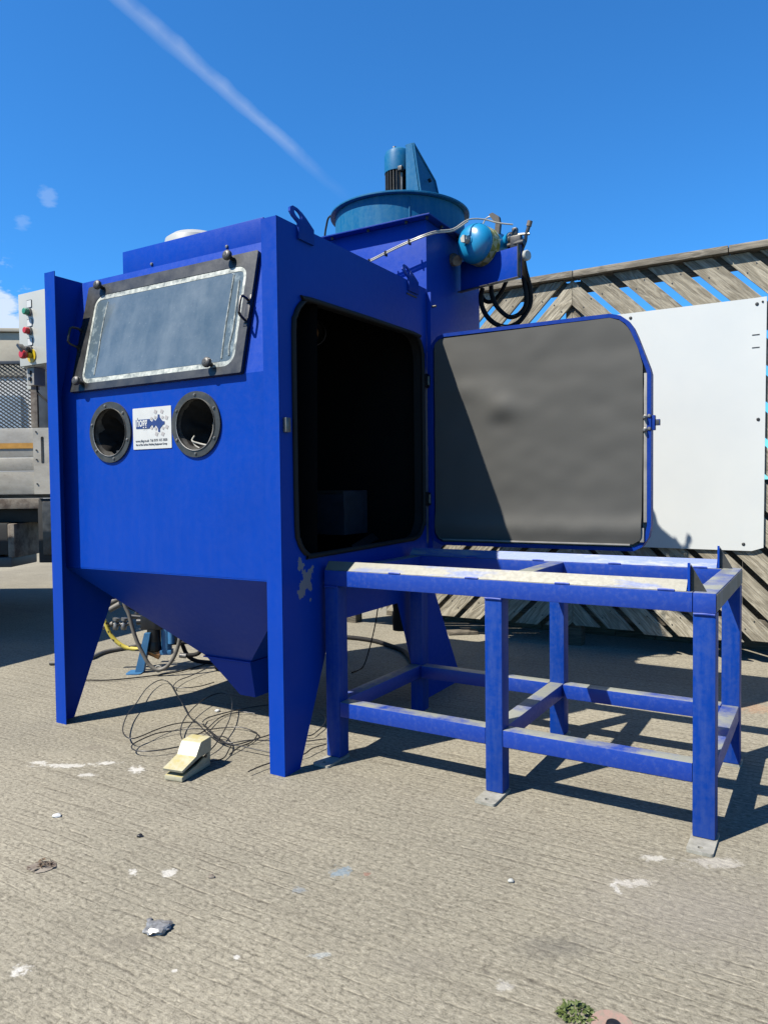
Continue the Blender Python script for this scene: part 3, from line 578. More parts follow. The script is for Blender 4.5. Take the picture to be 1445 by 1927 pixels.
# sloping window panel: frame of axes on the slope
sl_len = math.hypot(zs1 - zs0, ys1 - YP); ub = Vector((0, (ys1 - YP) / sl_len, (zs1 - zs0) / sl_len)); nb = Vector((0, -ub.z, ub.y))
SM = Matrix((Vector((1, 0, 0)), -nb, ub)).transposed().to_4x4(); SM.translation = (0, YP, zs0)   # local (x, -outward, up slope)
def sb(): return MB()
sb().box(-W + T, -T, 0.0, T, 0.0, sl_len).xf(SM).build('sloping_panel', 'blue', cab, smooth=False)
fr = sb(); fr.prism(rrect(-1.272, -0.228, -0.004, 0.520, 0.006, 2), 'y', -0.022, -0.0015, holes=[rrect(-1.205, -0.272, 0.030, 0.465, 0.055, 8)], bev=0.0015); wf = fr.xf(SM).build('window_frame', 'frameblk', cab)
fr = sb(); fr.prism(rrect(-1.204, -0.273, 0.031, 0.464, 0.054, 8), 'y', -0.020, -0.010, holes=[rrect(-1.191, -0.287, 0.052, 0.442, 0.028, 6)], bev=0.001); fr.xf(SM).build('sealant', 'seal', wf)
fr = sb(); fr.prism(rrect(-1.1905, -0.2875, 0.0525, 0.4415, 0.027, 6), 'y', -0.0185, -0.010); fr.xf(SM).build('glass_edge', 'glassedge', wf)
fr = sb(); fr.prism(rrect(-1.115, -0.350, 0.0535, 0.4405, 0.006, 5), 'y', -0.0195, -0.0145); fr.xf(SM).build('window_pane', 'glass', wf)
fr = sb(); fr.tube([(-1.119, -0.020, 0.068), (-1.117, -0.021, 0.18), (-1.121, -0.020, 0.30), (-1.112, -0.020, 0.425)], 0.0028, 6); fr.xf(SM).build('sealant_bead', 'seal', wf)
fr = sb(); fr.tube([(-0.343, -0.020, 0.066), (-0.347, -0.020, 0.2), (-0.342, -0.020, 0.43)], 0.003, 6); fr.xf(SM).build('sealant_bead', 'seal', wf)
fr = sb(); fr.tube([(-0.305, -0.020, 0.075), (-0.311, -0.02, 0.12), (-0.303, -0.020, 0.2), (-0.308, -0.02, 0.4)], 0.0035, 6); fr.xf(SM).build('sealant_bead', 'seal', wf)
for x, z in ((-1.173, 0.505), (-0.369, 0.508), (-1.200, 0.036), (-0.392, 0.044)):
    k = sb(); k.use('dsteel'); k.cyl((x, -0.020, z), (x, -0.042, z), 0.009, seg=12); k.use('knobgrey'); k.lathe([(0.0, 0.026), (0.008, 0.0265), (0.015, 0.025), (0.0205, 0.020), (0.022, 0.012), (0.020, 0.005), (0.014, 0.0), (0, 0)], (x, -0.036, z), (0, -1, 0), 22); k.use('ring'); k.cyl((x, -0.060, z), (x, -0.0635, z), 0.008, seg=14)
    kn = k.xf(SM).build('knob', None, wf)
for x, sx_ in ((-1.262, -1), (-0.238, 1)):
    z0, z1 = (0.215, 0.300)
    hd = sb(); hd.tube([(x, -0.022, z0), (x + 0.004 * sx_, -0.045, z0 - 0.001), (x + 0.008 * sx_, -0.068, z0 + 0.002), (x + 0.009 * sx_, -0.078, z0 + 0.010), (x + 0.009 * sx_, -0.080, z0 + 0.03), (x + 0.009 * sx_, -0.080, z1 - 0.03), (x + 0.009 * sx_, -0.078, z1 - 0.010), (x + 0.008 * sx_, -0.068, z1 - 0.002), (x + 0.004 * sx_, -0.045, z1 + 0.001), (x, -0.022, z1)], 0.0058, 8, smooth=False)
    for z in (z0, z1): hd.cyl((x, -0.0225, z), (x, -0.030, z), 0.012, seg=12)
    hd.box(x - 0.010, x + 0.010, -0.024, -0.0205, z0 - 0.025, z1 + 0.025, 0.001)
    hd.xf(SM).build('handle', 'black', wf)
# arm ports
for pi_, (x, z, r) in enumerate(ports):
    rg = MB(); rg.prism(circ(x, z, 0.137, 48), 'y', YP - 0.009, YP - 0.0005, holes=[circ(x, z, 0.107, 48)], bev=0.0015); ring = rg.build('port_ring', 'ring', cab)
    MB().lathe([(0.1065, 0.012), (0.109, 0.013), (0.1095, 0.004), (0.104, -0.02), (0.104, -0.05)], (x, YP, z), (0, -1, 0), 48).build('port_lip', 'steel', ring)
    for k in range(6):
        t_ = R(30 + 60 * k + (0 if pi_ else 12)); bx, bz = x + 0.122 * math.cos(t_), z + 0.122 * math.sin(t_)
        MB().lathe([(0, 0.006), (0.004, 0.0055), (0.0065, 0.002), (0.0065, 0)], (bx, YP - 0.009, bz), (0, -1, 0), 12).build('bolt', 'steel', ring)
    sv = MB(); n = 44; rings = []
    rr = random.Random(5 + pi_)
    for j in range(15):
        f = j / 14; row = []
        for i in range(n):
            t_ = 2 * math.pi * i / n; wv = 1 + (0.20 * math.sin(3 * t_ + 2.2 * f + pi_) + 0.12 * math.sin(5 * t_ - 3 * f + pi_ * 2) + 0.09 * math.sin(9 * t_ + 5 * f)) * min(1, f * 2.4)
            rad = 0.103 * (1 - f) ** 0.62 * wv + 0.004
            row.append(sv.b.verts.new((x + 0.026 * f * (1 if pi_ else -0.6) + rad * math.cos(t_), YP + 0.012 + 0.13 * f + 0.030 * math.sin(2 * t_ + 4 * f) * f, z - 0.035 * f + rad * math.sin(t_))))
        rings.append(row)
    for a_, b_ in zip(rings, rings[1:]):
        for i in range(n): sv.b.faces.new((a_[i], a_[(i + 1) % n], b_[(i + 1) % n], b_[i]))
    sv.b.faces.new(rings[-1]); sv.build('arm_sleeve', 'cloth', ring, sharp=80)
    if pi_:
        MB().tube([(x - 0.045, YP + 0.03, z - 0.045), (x - 0.040, YP + 0.012, z - 0.066), (x - 0.005, YP + 0.018, z - 0.078), (x + 0.045, YP + 0.012, z - 0.088)], 0.0036, 8).build('cord', 'clear', ring)
        MB().tube([(x - 0.038, YP + 0.012, z - 0.068), (x - 0.028, YP + 0.016, z - 0.085), (x + 0.004, YP + 0.010, z - 0.098)], 0.0025, 8).build('cord', 'clear', ring)
        MB().tube([(x + 0.045, YP + 0.012, z - 0.088), (x + 0.040, YP + 0.05, z - 0.03), (x + 0.034, YP + 0.06, z + 0.01)], 0.0022, 8).build('cord', 'ghose', ring)
    else:
        MB().box(x + 0.02, x + 0.05, YP + 0.010, YP + 0.014, z - 0.10, z - 0.083, 0.002).build('sleeve_label', 'ring', ring)
# maker's plate
px0, px1, pz0, pz1 = -0.8710, -0.6350, 1.2760, 1.4560
plt = MB().prism(rrect(px0, px1, pz0, pz1, 0.003, 3), 'y', YP - 0.003, YP - 0.0004, bev=0.0008).build('maker_plate', 'white', cab)
def lg(px, py):      # drawing units of the logo sheet -> metres on the plate
    u = (px - 150) / 517.0; v = (py - (218 - 0.093 * (px - 150))) / 558.0
    return (px0 + u * (px1 - px0), pz1 - v * (pz1 - pz0))
star = [(195, 370), (385, 352), (390, 372), (418, 390), (440, 350), (462, 380), (492, 332), (495, 290), (516, 290), (520, 328), (556, 378), (583, 380), (583, 416), (560, 426), (520, 478), (520, 522), (497, 522), (495, 478), (462, 432), (437, 472), (416, 428), (385, 462), (380, 480), (197, 490)]
MB().prism([lg(*p) for p in star], 'y', YP - 0.0045, YP - 0.0031).build('logo', 'inkblue', plt, smooth=False)
for (hx, hy) in ((463, 255), (548, 250), (608, 330), (556, 326), (459, 328), (410, 345), (611, 452), (562, 470), (465, 480), (410, 474), (473, 550), (556, 547)):
    s_ = 1.0 if (hx, hy) in ((463, 255), (548, 250), (608, 330), (611, 452), (473, 550), (556, 547)) else 0.72
    MB().prism([lg(hx - 24 * s_, hy + 12 * s_), lg(hx - 8 * s_, hy - 32 * s_), lg(hx + 24 * s_, hy - 12 * s_), lg(hx + 8 * s_, hy + 32 * s_)], 'y', YP - 0.0042, YP - 0.0031).build('logo_dot', 'inkgrey', plt, smooth=False)
def text(body, size, x, z, y, mat, parent, name='lettering', bold=0.0, sx=1.0):
    cu = bpy.data.curves.new('t', 'FONT'); cu.body = body; cu.size = size; cu.extrude = 0.0004; cu.offset = bold; cu.align_x = 'LEFT'
    o = bpy.data.objects.new('t', cu); COL.objects.link(o); bpy.context.view_layer.update()
    me = bpy.data.meshes.new_from_object(o.evaluated_get(bpy.context.evaluated_depsgraph_get())); bpy.data.objects.remove(o)
    me.transform(Matrix.Translation((x, y, z)) @ Matrix.Rotation(math.pi / 2, 4, 'X') @ Matrix.Diagonal((sx, 1, 1, 1)))
    me.materials.clear(); me.materials.append(M[mat]); q = bpy.data.objects.new(name, me); COL.objects.link(q); q.parent = parent; return q
lx, lz = lg(205, 462)
text('hogg', 0.058, lx, lz, YP - 0.0048, 'white', plt, bold=0.0011, sx=0.60)
lx, lz = lg(185, 676); text('www.sfeg.co.uk  Tel: 0191 415 3030', 0.0158, lx, lz, YP - 0.0036, 'inktxt', plt, bold=0.0002, sx=0.84)
lx, lz = lg(188, 724); text('Part of the Surface Finishing Equipment Group', 0.0128, lx, lz, YP - 0.0036, 'inktxt', plt, bold=0.0002, sx=0.80)
# roof, light housing, back
MB().box(-W + T, -T, ys1, D - 0.002, H - 0.006, H - 0.002).build('roof_panel', 'blue', cab, smooth=False)
lh = MB().box(-1.128, -0.268, 0.25, 0.62, H - 0.001, 2.232, 0.002).build('lamp_housing', 'blue', cab)
for x in (-0.930, -0.468): MB().lathe([(0, 0.008), (0.006, 0.007), (0.008, 0.003), (0.008, 0)], (x, 0.25, 2.143), (0, -1, 0), 12).build('screw', 'steel', lh)
MB().lathe([(0, 0.085), (0.06, 0.083), (0.12, 0.070), (0.155, 0.045), (0.165, 0.0), (0.165, -0.05)], (-1.03, 0.64, 2.325), (0, 0, 1), 36).build('duct_cowl', 'ebox', cab)
MB().lathe([(0.15, 0), (0.15, 0.20)], (-1.03, 0.64, 2.11), (0, 0, 1), 36).build('duct_collar', 'steel', cab)
MB().box(-W + T, -T, D - 0.004, D, 0.55, H - 0.007).build('back_panel', 'blue', cab, smooth=False)
MB().prism([(D + 0.001, 0.0), (1.605, 0.0), (1.285, 0.535), (D + 0.001, 0.56)], 'x', -T, 0.0).build('rear_leg_gusset', 'blue', cab, smooth=False)
MB().prism([(D + 0.001, 0.0), (1.605, 0.0), (1.285, 0.535), (D + 0.001, 0.56)], 'x', -W, -W + T).build('rear_leg_gusset', 'blue', cab, smooth=False)
es = MB().box(0.0015, 0.026, D - 0.004, D + 0.002, 0.78, 2.092, 0.001).build('door_post', 'blue', cab)
MB().cyl((0.026, D + 0.01, 2.02), (0.05, D + 0.01, 2.02), 0.006, seg=12).build('post_bolt', 'dsteel', es)
# hopper and spout
hp = MB(); x0, x1, y0, y1, zt, zn = -W + T, -T, YP + 0.002, 1.18, 0.730, 0.285; nx0, nx1, ny0, ny1 = -0.820, -0.545, 0.44, 0.76
hp.poly([(x0, y0, zt), (x1, y0, zt), (x1, y1, zt), (x0, y1, zt), (nx0, ny0, zn), (nx1, ny0, zn), (nx1, ny1, zn), (nx0, ny1, zn)], [(0, 1, 5, 4), (1, 2, 6, 5), (2, 3, 7, 6), (3, 0, 4, 7)])
hop = hp.build('hopper', 'blue', cab, smooth=False)
sp_ = MB(); bx0, bx1 = -0.655, -0.560; sp_.poly([(nx0, ny0, zn - 0.003), (nx1, ny0, zn - 0.003), (nx1, ny1, zn - 0.003), (nx0, ny1, zn - 0.003), (bx0, 0.49, 0.105), (bx1, 0.49, 0.105), (bx1, 0.62, 0.105), (bx0, 0.62, 0.105)], [(0, 1, 5, 4), (1, 2, 6, 5), (2, 3, 7, 6), (3, 0, 4, 7), (4, 5, 6, 7)])
sp_.build('spout', 'blue', hop, smooth=False)
MB().prism([(nx0 - 0.012, ny0 - 0.012), (nx1 + 0.012, ny0 - 0.012), (nx1 + 0.012, ny1 + 0.012), (nx0 - 0.012, ny1 + 0.012)], 'z', zn - 0.0025, zn + 0.0035, holes=[[(nx0 + 0.01, ny0 + 0.01), (nx1 - 0.01, ny0 + 0.01), (nx1 - 0.01, ny1 - 0.01), (nx0 + 0.01, ny1 - 0.01)]]).build('hopper_flange', 'blue', hop, smooth=False)
# inside: black rubber lining, floor, table, lamp
ln = MB(); a0, a1, b0, b1, c0, c1 = -W + 0.010, -0.008, YP + 0.17, D - 0.01, 0.74, 2.095
ln.poly([(a0, b0, c0), (a1, b0, c0), (a1, b1, c0), (a0, b1, c0), (a0, b0 + 0.03, c1), (a1, b0 + 0.03, c1), (a1, b1, c1), (a0, b1, c1)], [(0, 1, 2, 3), (3, 2, 6, 7), (0, 3, 7, 4), (4, 7, 6, 5), (0, 4, 5, 1)])
ln.build('inner_lining', 'liner', cab, smooth=False)
MB().box(-0.62, -0.30, 0.88, 1.10, 0.86, 1.083, 0.004).build('inner_box', plain('dark_inner_steel', (0.035, 0.040, 0.055), 0.5, spec=0.3).m, cab)
MB().box(-0.62, -0.30, 0.874, 0.879, 1.070, 1.084, 0.001).build('inner_box_edge', 'ring', cab)
lm = MB(); lm.use('black'); lm.lathe([(0.0, -0.02), (0.03, -0.02), (0.055, 0.0), (0.062, 0.03), (0.055, 0.035)], (-0.35, 0.70, 1.84), (0.75, -0.6, -0.2), 26); lm.use('brass'); lm.lathe([(0.0, 0.022), (0.02, 0.02), (0.03, 0.012)], (-0.35, 0.70, 1.84), (0.75, -0.6, -0.2), 20); lm.build('inner_lamp', None, cab)
fl = MB(); n_ = 14
for i in range(n_):
    pass
fl.poly([(-0.30, 1.15, 0.855), (-0.09, 0.62, 0.835), (-0.05, 0.60, 0.815), (-0.26, 1.15, 0.825)], [(0, 1, 2, 3)]); fl.build('rubber_flap', 'rubber', cab)
# rubber seal round the opening
MB().tube([(0.004, y, z) for y, z in opening], 0.011, 8, closed=True, sub=2).build('opening_seal', 'rubber', cab, sharp=80)
sr = MB(); A_ = [sr.b.verts.new((-0.004, y, z)) for y, z in opening]; B_ = [sr.b.verts.new((-0.05, y, z)) for y, z in opening]
for i in range(len(A_)): sr.b.faces.new((A_[i], A_[(i + 1) % len(A_)], B_[(i + 1) % len(A_)], B_[i]))
sr.build('opening_reveal', 'rubber', cab, sharp=80)
# catch plate and hinges on the side plate
MB().box(0.0005, 0.016, 0.020, 0.050, 1.310, 1.365, 0.002).build('door_catch', 'steel', cab)
for z in (1.64, 1.035):
    hg = MB(); hg.use('black'); hg.box(0.0008, 0.012, 1.178, 1.212, z - 0.035, z + 0.035, 0.002); hg.use('steel'); hg.cyl((0.016, 1.200, z - 0.022), (0.016, 1.200, z + 0.022), 0.0055, seg=12); hg.build('hinge', None, cab)
# lifting lugs
for (ya, name_) in ((0.124, 'a'), (1.010, 'b')):
    lug = MB(); out = [(ya, 2.058), (ya + 0.101, 2.058), (ya + 0.101, 2.118), (ya + 0.075, 2.172), (ya + 0.058, 2.196), (ya + 0.034, 2.212), (ya + 0.006, 2.214), (ya - 0.018, 2.196), (ya - 0.030, 2.170), (ya - 0.024, 2.145), (ya, 2.118)]
    out = [(y, z if z < 2.12 else 2.118 + (z - 2.118) * 0.80) for y, z in out]
    lug.prism(out, 'x', 0.0008, 0.0105, holes=[circ(ya + 0.020, 2.160, 0.021, 18)], bev=0.0015); 
    for v_ in lug.b.verts:
        if v_.co.z > 2.120: h_ = v_.co.z - 2.118; v_.co.x -= h_ * math.sin(R(LUGA)); v_.co.z = 2.118 + h_ * math.cos(R(LUGA)) * 1.05
    lo = lug.build('lifting_lug', 'doorblue', cab)
MB().tube([(0.0035, 1.0, 2.043), (0.0035, 1.10, 2.043)], 0.0035, 6, smooth=False).build('weld_bead', 'ring', cab)
# ------------------------------------------------------------ open door
door = bpy.data.objects.new('door', None); COL.objects.link(door); door.parent = cab; door.empty_display_size = 0.1
dout = [(0.085, 0.800), (1.030, 0.800), (1.068, 0.820), (1.095, 0.862), (1.106, 0.915), (1.106, 1.580), (1.100, 1.605), (1.048, 1.748), (1.030, 1.790), (1.008, 1.822), (0.975, 1.848), (0.930, 1.862), (0.110, 1.868), (0.068, 1.855), (0.040, 1.825), (0.030, 1.785), (0.030, 0.860), (0.042, 0.822)]
MB().prism(dout, 'y', 1.226, 1.240, bev=0.003).build('door_skin', 'doorblue', door)
def inset(poly, d):
    n = len(poly); out = []; ar = sum(poly[i][0] * poly[(i + 1) % n][1] - poly[(i + 1) % n][0] * poly[i][1] for i in range(n)); sg = 1 if ar > 0 else -1
    for i in range(n):
        p, q, r_ = Vector(poly[i - 1]), Vector(poly[i]), Vector(poly[(i + 1) % n]); e1 = (q - p).normalized(); e2 = (r_ - q).normalized()
        n1 = Vector((-e1.y, e1.x)) * sg; n2 = Vector((-e2.y, e2.x)) * sg; b_ = (n1 + n2); b_.normalize(); k = d / max(0.4, b_.dot(n1)); out.append((q.x + b_.x * k, q.y + b_.y * k))
    return out
MB().prism(dout, 'y', 1.190, 1.2258, holes=[inset(dout, 0.017)], bev=0.002).build('door_rim', 'doorblue', door)
MB().prism(inset(dout, 0.018), 'y', 1.213, 1.2255).build('door_pad', 'lip', door, smooth=False)
# the hung rubber sheet, slightly buckled
lin = MB(); nu, nv = 60, 60; grid = []
zb_, zt_ = 0.832, 1.842
RT = [(0.832, 1.030), (0.838, 1.052), (0.86, 1.066), (1.30, 1.072), (1.62, 1.072), (1.70, 1.050), (1.77, 1.020), (1.80, 1.002), (1.825, 0.974), (1.842, 0.930)]
def xr_(z):
    for (za, xa), (zb2, xb2) in zip(RT, RT[1:]):
        if z <= zb2 + 1e-6: return xa + (xb2 - xa) * (z - za) / (zb2 - za)
    return RT[-1][1]
def xl_(z):
    e = min(z - zb_, zt_ - z); return 0.058 + 0.035 * (1 - math.sqrt(max(0, 1 - (max(0, 0.045 - e) / 0.045) ** 2)))
for j in range(nv + 1):
    z = zb_ + (zt_ - zb_) * j / nv; row = []
    for i in range(nu + 1):
        u = i / nu; x = xl_(z) + (xr_(z) - xl_(z)) * u
        y = 1.184 + 0.0045 * noise.noise(Vector((x * 3.1, z * 5.2, 1.7))) + 0.003 * noise.noise(Vector((x * 9, z * 12, 4.1))) - 0.022 * math.exp(-((x - 0.42) / 0.10) ** 2 - ((z - 1.47) / 0.09) ** 2) + 0.012 * math.exp(-((x - 0.43) / 0.07) ** 2 - ((z - 1.40) / 0.05) ** 2)
        y += -0.012 * math.exp(-((z - 0.90) / 0.05) ** 2)
        y -= 0.010 * math.exp(-((x - 0.25) / 0.12) ** 2 - ((z - 1.58) / 0.06) ** 2)
        row.append(lin.b.verts.new((x, y, z)))
    grid.append(row)
lin.use('lining')
for a_, b_ in zip(grid, grid[1:]):
    for i in range(nu): lin.b.faces.new((a_[i], a_[i + 1], b_[i + 1], b_[i]))
edge = [grid[0][i] for i in range(nu + 1)] + [grid[j][nu] for j in range(1, nv + 1)] + [grid[nv][i] for i in range(nu - 1, -1, -1)] + [grid[j][0] for j in range(nv - 1, 0, -1)]
back = [lin.b.verts.new((v_.co.x, 1.2128, v_.co.z)) for v_ in edge]
for i in range(len(edge)):
    f_ = lin.b.faces.new((edge[i], edge[(i + 1) % len(edge)], back[(i + 1) % len(edge)], back[i]))
lin.build('door_lining', None, door, sharp=50)
MB().box(1.0745, 1.0885, 1.189, 1.2125, 0.93, 1.585, 0.001).build('edge_strip', 'lip', door)
MB().box(0.10, 1.02, 1.170, 1.180, 0.8265, 0.8335, 0.001).build('lining_bottom_strip', 'lip', door)
MB().box(1.060, 1.078, 1.180, 1.205, 0.842, 0.905, 0.002).build('lining_corner_patch', 'lip', door)
for x, z in ((1.081, 1.392), (1.081, 1.336), (1.098, 1.397), (1.098, 1.341)):
    b_ = MB(); yy = 1.190 if x > 1.09 else 1.189; b_.lathe([(0, 0.020), (0.005, 0.020), (0.0075, 0.015), (0.0075, 0.006), (0.010, 0.005), (0.010, 0)] if x < 1.09 else [(0, 0.006), (0.005, 0.0055), (0.008, 0.002), (0.008, 0)], (x, yy, z), (0, -1, 0), 12); b_.build('bolt', 'steel', door)
lt = MB(); lt.use('doorblue'); lt.box(1.1065, 1.120, 1.196, 1.226, 1.335, 1.400, 0.002); lt.use('dsteel'); lt.box(1.120, 1.140, 1.203, 1.219, 1.355, 1.382, 0.002); lt.build('latch', None, door)
for x in (0.02,):
    for z in (1.64, 1.035): MB().box(0.020, 0.045, 1.195, 1.2255, z - 0.03, z + 0.03, 0.002).build('hinge_leaf', 'dsteel', door)

# control enclosure hung on the left of the cabinet
cb = thing('control_box', 'pale grey control enclosure with push buttons and red emergency stop beside the cabinet', 'control panel', CP, CR)
MB().box(-1.803, -1.372, 0.165, 0.36, 1.732, 2.106, 0.003).build('enclosure', 'ebox', cb)
cd = MB().box(-1.792, -1.380, 0.146, 0.163, 1.736, 2.102, 0.003).build('enclosure_door', 'ebox', cb)
bxx = -1.700
def lamp(z, col, ang=0, R0=0.0165):
    lp = MB().prism(rrect(bxx - 0.018, bxx + 0.018, z + 0.016, z + 0.050, 0.003, 3), 'y', 0.1425, 0.1457, bev=0.0008).build('label_plate', 'white', cd)
    MB().prism(rrect(bxx - 0.021, bxx + 0.021, z + 0.013, z + 0.053, 0.004, 3), 'y', 0.144, 0.1459, holes=[rrect(bxx - 0.0182, bxx + 0.0182, z + 0.0158, z + 0.0502, 0.003, 3)]).build('label_frame', 'black', cd)
    c_ = MB(); c_.use('steel'); c_.cyl((bxx, 0.1455, z - 0.008), (bxx, 0.135, z - 0.008), R0 + 0.004, seg=22)
    c_.use(col); c_.lathe([(0, 0.034), (R0 * 0.8, 0.033), (R0, 0.029), (R0, 0.0)], (bxx, 0.145, z - 0.008), (0, -1, 0), 22); c_.build('push_button' if col != 'black' else 'selector_base', None, cd)
lamp(2.010, 'green'); lamp(1.915, 'red'); lamp(1.820, 'black')
MB().box(-0.007, 0.007, -0.045, -0.012, -0.030, 0.030, 0.003).xf(Matrix.Translation((bxx, 0.128, 1.812)) @ Matrix.Rotation(R(-45), 4, 'Y')).build('selector_switch', 'black', cd)
es_ = MB(); es_.use('yellow'); es_.cyl((bxx + 0.010, 0.1455, 1.752 + 0.03), (bxx + 0.010, 0.141, 1.752 + 0.03), 0.034, seg=32); es_.cyl((bxx + 0.010, 0.141, 1.782), (bxx + 0.010, 0.118, 1.782), 0.014, seg=20); es_.use('red'); es_.lathe([(0, 0.062), (0.017, 0.061), (0.0215, 0.056), (0.0225, 0.050), (0.020, 0.036), (0.014, 0.030), (0, 0.030)], (bxx + 0.010, 0.145, 1.782), (0, -1, 0), 28); es_.build('emergency_stop', None, cd)
MB().box(-1.803, -1.772, 0.19, 0.24, 1.625, 1.730, 0.002).build('trunking', 'ebox', cb)
sw = MB(); sw.use('lip'); sw.box(-1.770, -1.715, 0.170, 0.235, 1.640, 1.7305, 0.003); swb = sw.build('isolator_switch', None, cb)
for z in (1.705, 1.672): MB().lathe([(0, 0.010), (0.009, 0.009), (0.011, 0.004), (0.011, 0)], (-1.742, 0.170, z), (0, -1, 0), 16).build('isolator_button', 'black', swb)
MB().box(-1.42, -W - 0.001, 0.20, 0.34, 1.80, 2.04, 0.003).build('mounting_bracket', 'dsteel', cb)
MB().tube([(-1.735, 0.20, 1.64), (-1.725, 0.20, 1.60), (-1.66, 0.22, 1.54), (-1.60, 0.26, 1.40), (-1.58, 0.3, 1.2)], 0.005, 8).build('flex', 'hose', cb)
M['teal2'] = plain('stand_blue_paint', (0.05, 0.20, 0.42), 0.45, var=0.15).m

# ============================================================ EXTRACTOR TOWER behind the cabinet
ex = thing('dust_extractor', 'blue box shaped dust extractor with teal fan drum and motor standing behind the cabinet', 'machine', CP, CR)
TX0, TX1, TY0, TY1, TZ = -0.70, -0.0005, D + 0.004, 1.905, 2.465
MB().box(TX0, TX1, TY0, TY1, 1.02, TZ, 0.002).build('filter_housing', 'blue', ex)
hp = MB(); hp.poly([(TX0, TY0, 1.018), (TX1, TY0, 1.018), (TX1, TY1, 1.018), (TX0, TY1, 1.018), (-0.45, 1.45, 0.62), (-0.25, 1.45, 0.62), (-0.25, 1.65, 0.62), (-0.45, 1.65, 0.62)], [(0, 1, 5, 4), (1, 2, 6, 5), (2, 3, 7, 6), (3, 0, 4, 7), (4, 5, 6, 7)]); hp.build('dust_hopper', 'blue', ex, smooth=False)
MB().lathe([(0.055, 0.635), (0.060, 0.60), (0.050, 0.52), (0.058, 0.45), (0.048, 0.38), (0.054, 0.31), (0.050, 0.26), (0, 0.26)], (-0.36, 1.56, 0), (0, 0, 1), 24).build('outlet_sleeve', 'rubber', ex)
fl = MB().box(TX0 - 0.045, 0.045, 1.165, 1.955, TZ + 0.0015, TZ + 0.0085, 0.001).build('top_flange', 'doorblue', ex)
for x in (-0.56, -0.33, -0.10, 0.02):
    MB().cyl((x, 1.190, TZ - 0.012), (x, 1.190, TZ + 0.001), 0.008, seg=6).build('flange_bolt', 'dsteel', fl)
for y in (1.35, 1.55, 1.75): MB().cyl((0.024, y, TZ - 0.012), (0.024, y, TZ + 0.001), 0.008, seg=6).build('flange_bolt', 'dsteel', fl)
dcx, dcy, dr = -0.337, 1.55, 0.368
MB().lathe([(0.0, 2.476), (dr + 0.0, 2.476), (dr, 2.480), (dr, 2.627), (0.0, 2.629)], (dcx, dcy, 0), (0, 0, 1), 96).build('fan_drum', 'teal', ex)
MB().lathe([(0.0, 2.630), (dr + 0.026, 2.630), (dr + 0.028, 2.632), (dr + 0.028, 2.639), (dr + 0.026, 2.641), (0.0, 2.642)], (dcx, dcy, 0), (0, 0, 1), 96).build('drum_lid', 'teal', ex)
MB().box(-0.118, -0.112, 1.252, 1.262, 2.480, 2.615, 0.001).build('drum_seam', 'teal', ex)
mx_, my_ = -0.343, 1.55
mo = MB(); mo.use('black'); mo.lathe([(0.0, 2.643), (0.070, 2.643), (0.070, 2.660), (0.060, 2.665), (0.060, 2.90), (0, 2.90)], (mx_, my_, 0), (0, 0, 1), 36); mot = mo.build('motor', None, ex)
for k in range(26):
    t_ = 2 * math.pi * k / 26; q = MB().box(0.058, 0.0765, -0.0022, 0.0022, 2.668, 2.900, 0.0); q.xf(Matrix.Translation((mx_, my_, 0)) @ Matrix.Rotation(t_, 4, 'Z')).build('cooling_fin', 'ring', mot, smooth=False)
MB().lathe([(0.076, 2.885), (0.0795, 2.886), (0.0795, 2.980), (0.072, 3.003), (0.052, 3.018), (0.02, 3.022), (0, 3.022)], (mx_, my_, 0), (0, 0, 1), 40).build('motor_cowl', 'teal', mot)
MB().lathe([(0.012, 0.0), (0.010, 0.006), (0, 0.008)], (mx_ + 0.0, my_ - 0.045, 3.018), (0, -0.2, 1), 12).build('cowl_screw', 'steel', mot)
MB().tube([(mx_ + 0.055, my_ - 0.062, 2.68), (mx_ + 0.057, my_ - 0.064, 2.86)], 0.006, 8, smooth=False).build('conduit', 'steel', mot)
MB().box(mx_ + 0.045, mx_ + 0.07, my_ - 0.09, my_ - 0.06, 2.865, 2.89, 0.003).build('conduit_clip', 'dsteel', mot)
MB().box(mx_ - 0.115, mx_ - 0.082, my_ - 0.05, my_ + 0.03, 2.645, 2.735, 0.006).build('terminal_box', 'white', mot)
gl_ = MB(); gl_.cyl((-0.50, 1.50, 2.655), (-0.53, 1.47, 2.672), 0.012, seg=12); gl_.cyl((-0.46, 1.50, 2.65), (-0.468, 1.495, 2.70), 0.014, seg=12); gl_.tube([(-0.47, 1.5, 2.66), (-0.50, 1.5, 2.66)], 0.01, 8, smooth=False); gl_.build('cable_gland', 'black', mot)
# motor guard: a folded plate, trapezium face plus deep side
gd = MB(); yF = 1.46; yB = 1.74
gd.use('teal'); gd.poly([(-0.245, yF, 2.643), (-0.155, yF, 2.643), (-0.205, yF, 2.995), (-0.245, yF, 2.995), (-0.245, yF + 0.005, 2.643), (-0.155, yF + 0.005, 2.643), (-0.205, yF + 0.005, 2.995), (-0.245, yF + 0.005, 2.995)], [(0, 1, 2, 3), (4, 7, 6, 5), (0, 4, 5, 1), (1, 5, 6, 2), (2, 6, 7, 3), (3, 7, 4, 0)])
sd = [(-0.150, yF, 2.643), (-0.150, yB, 2.643), (-0.190, yB - 0.03, 2.870), (-0.200, yF, 2.995)]
gd.poly([(x, y + 0.0055, z) for x, y, z in sd[:1]] + sd[1:3] + [(sd[3][0], yF + 0.0055, 2.995)] + [(x - 0.05, y + (0.0055 if i in (0, 3) else 0), z) for i, (x, y, z) in enumerate(sd)], [(0, 1, 2, 3), (4, 7, 6, 5), (1, 5, 6, 2), (2, 6, 7, 3), (0, 4, 5, 1)])
gdo = gd.build('motor_guard', None, ex, smooth=False)
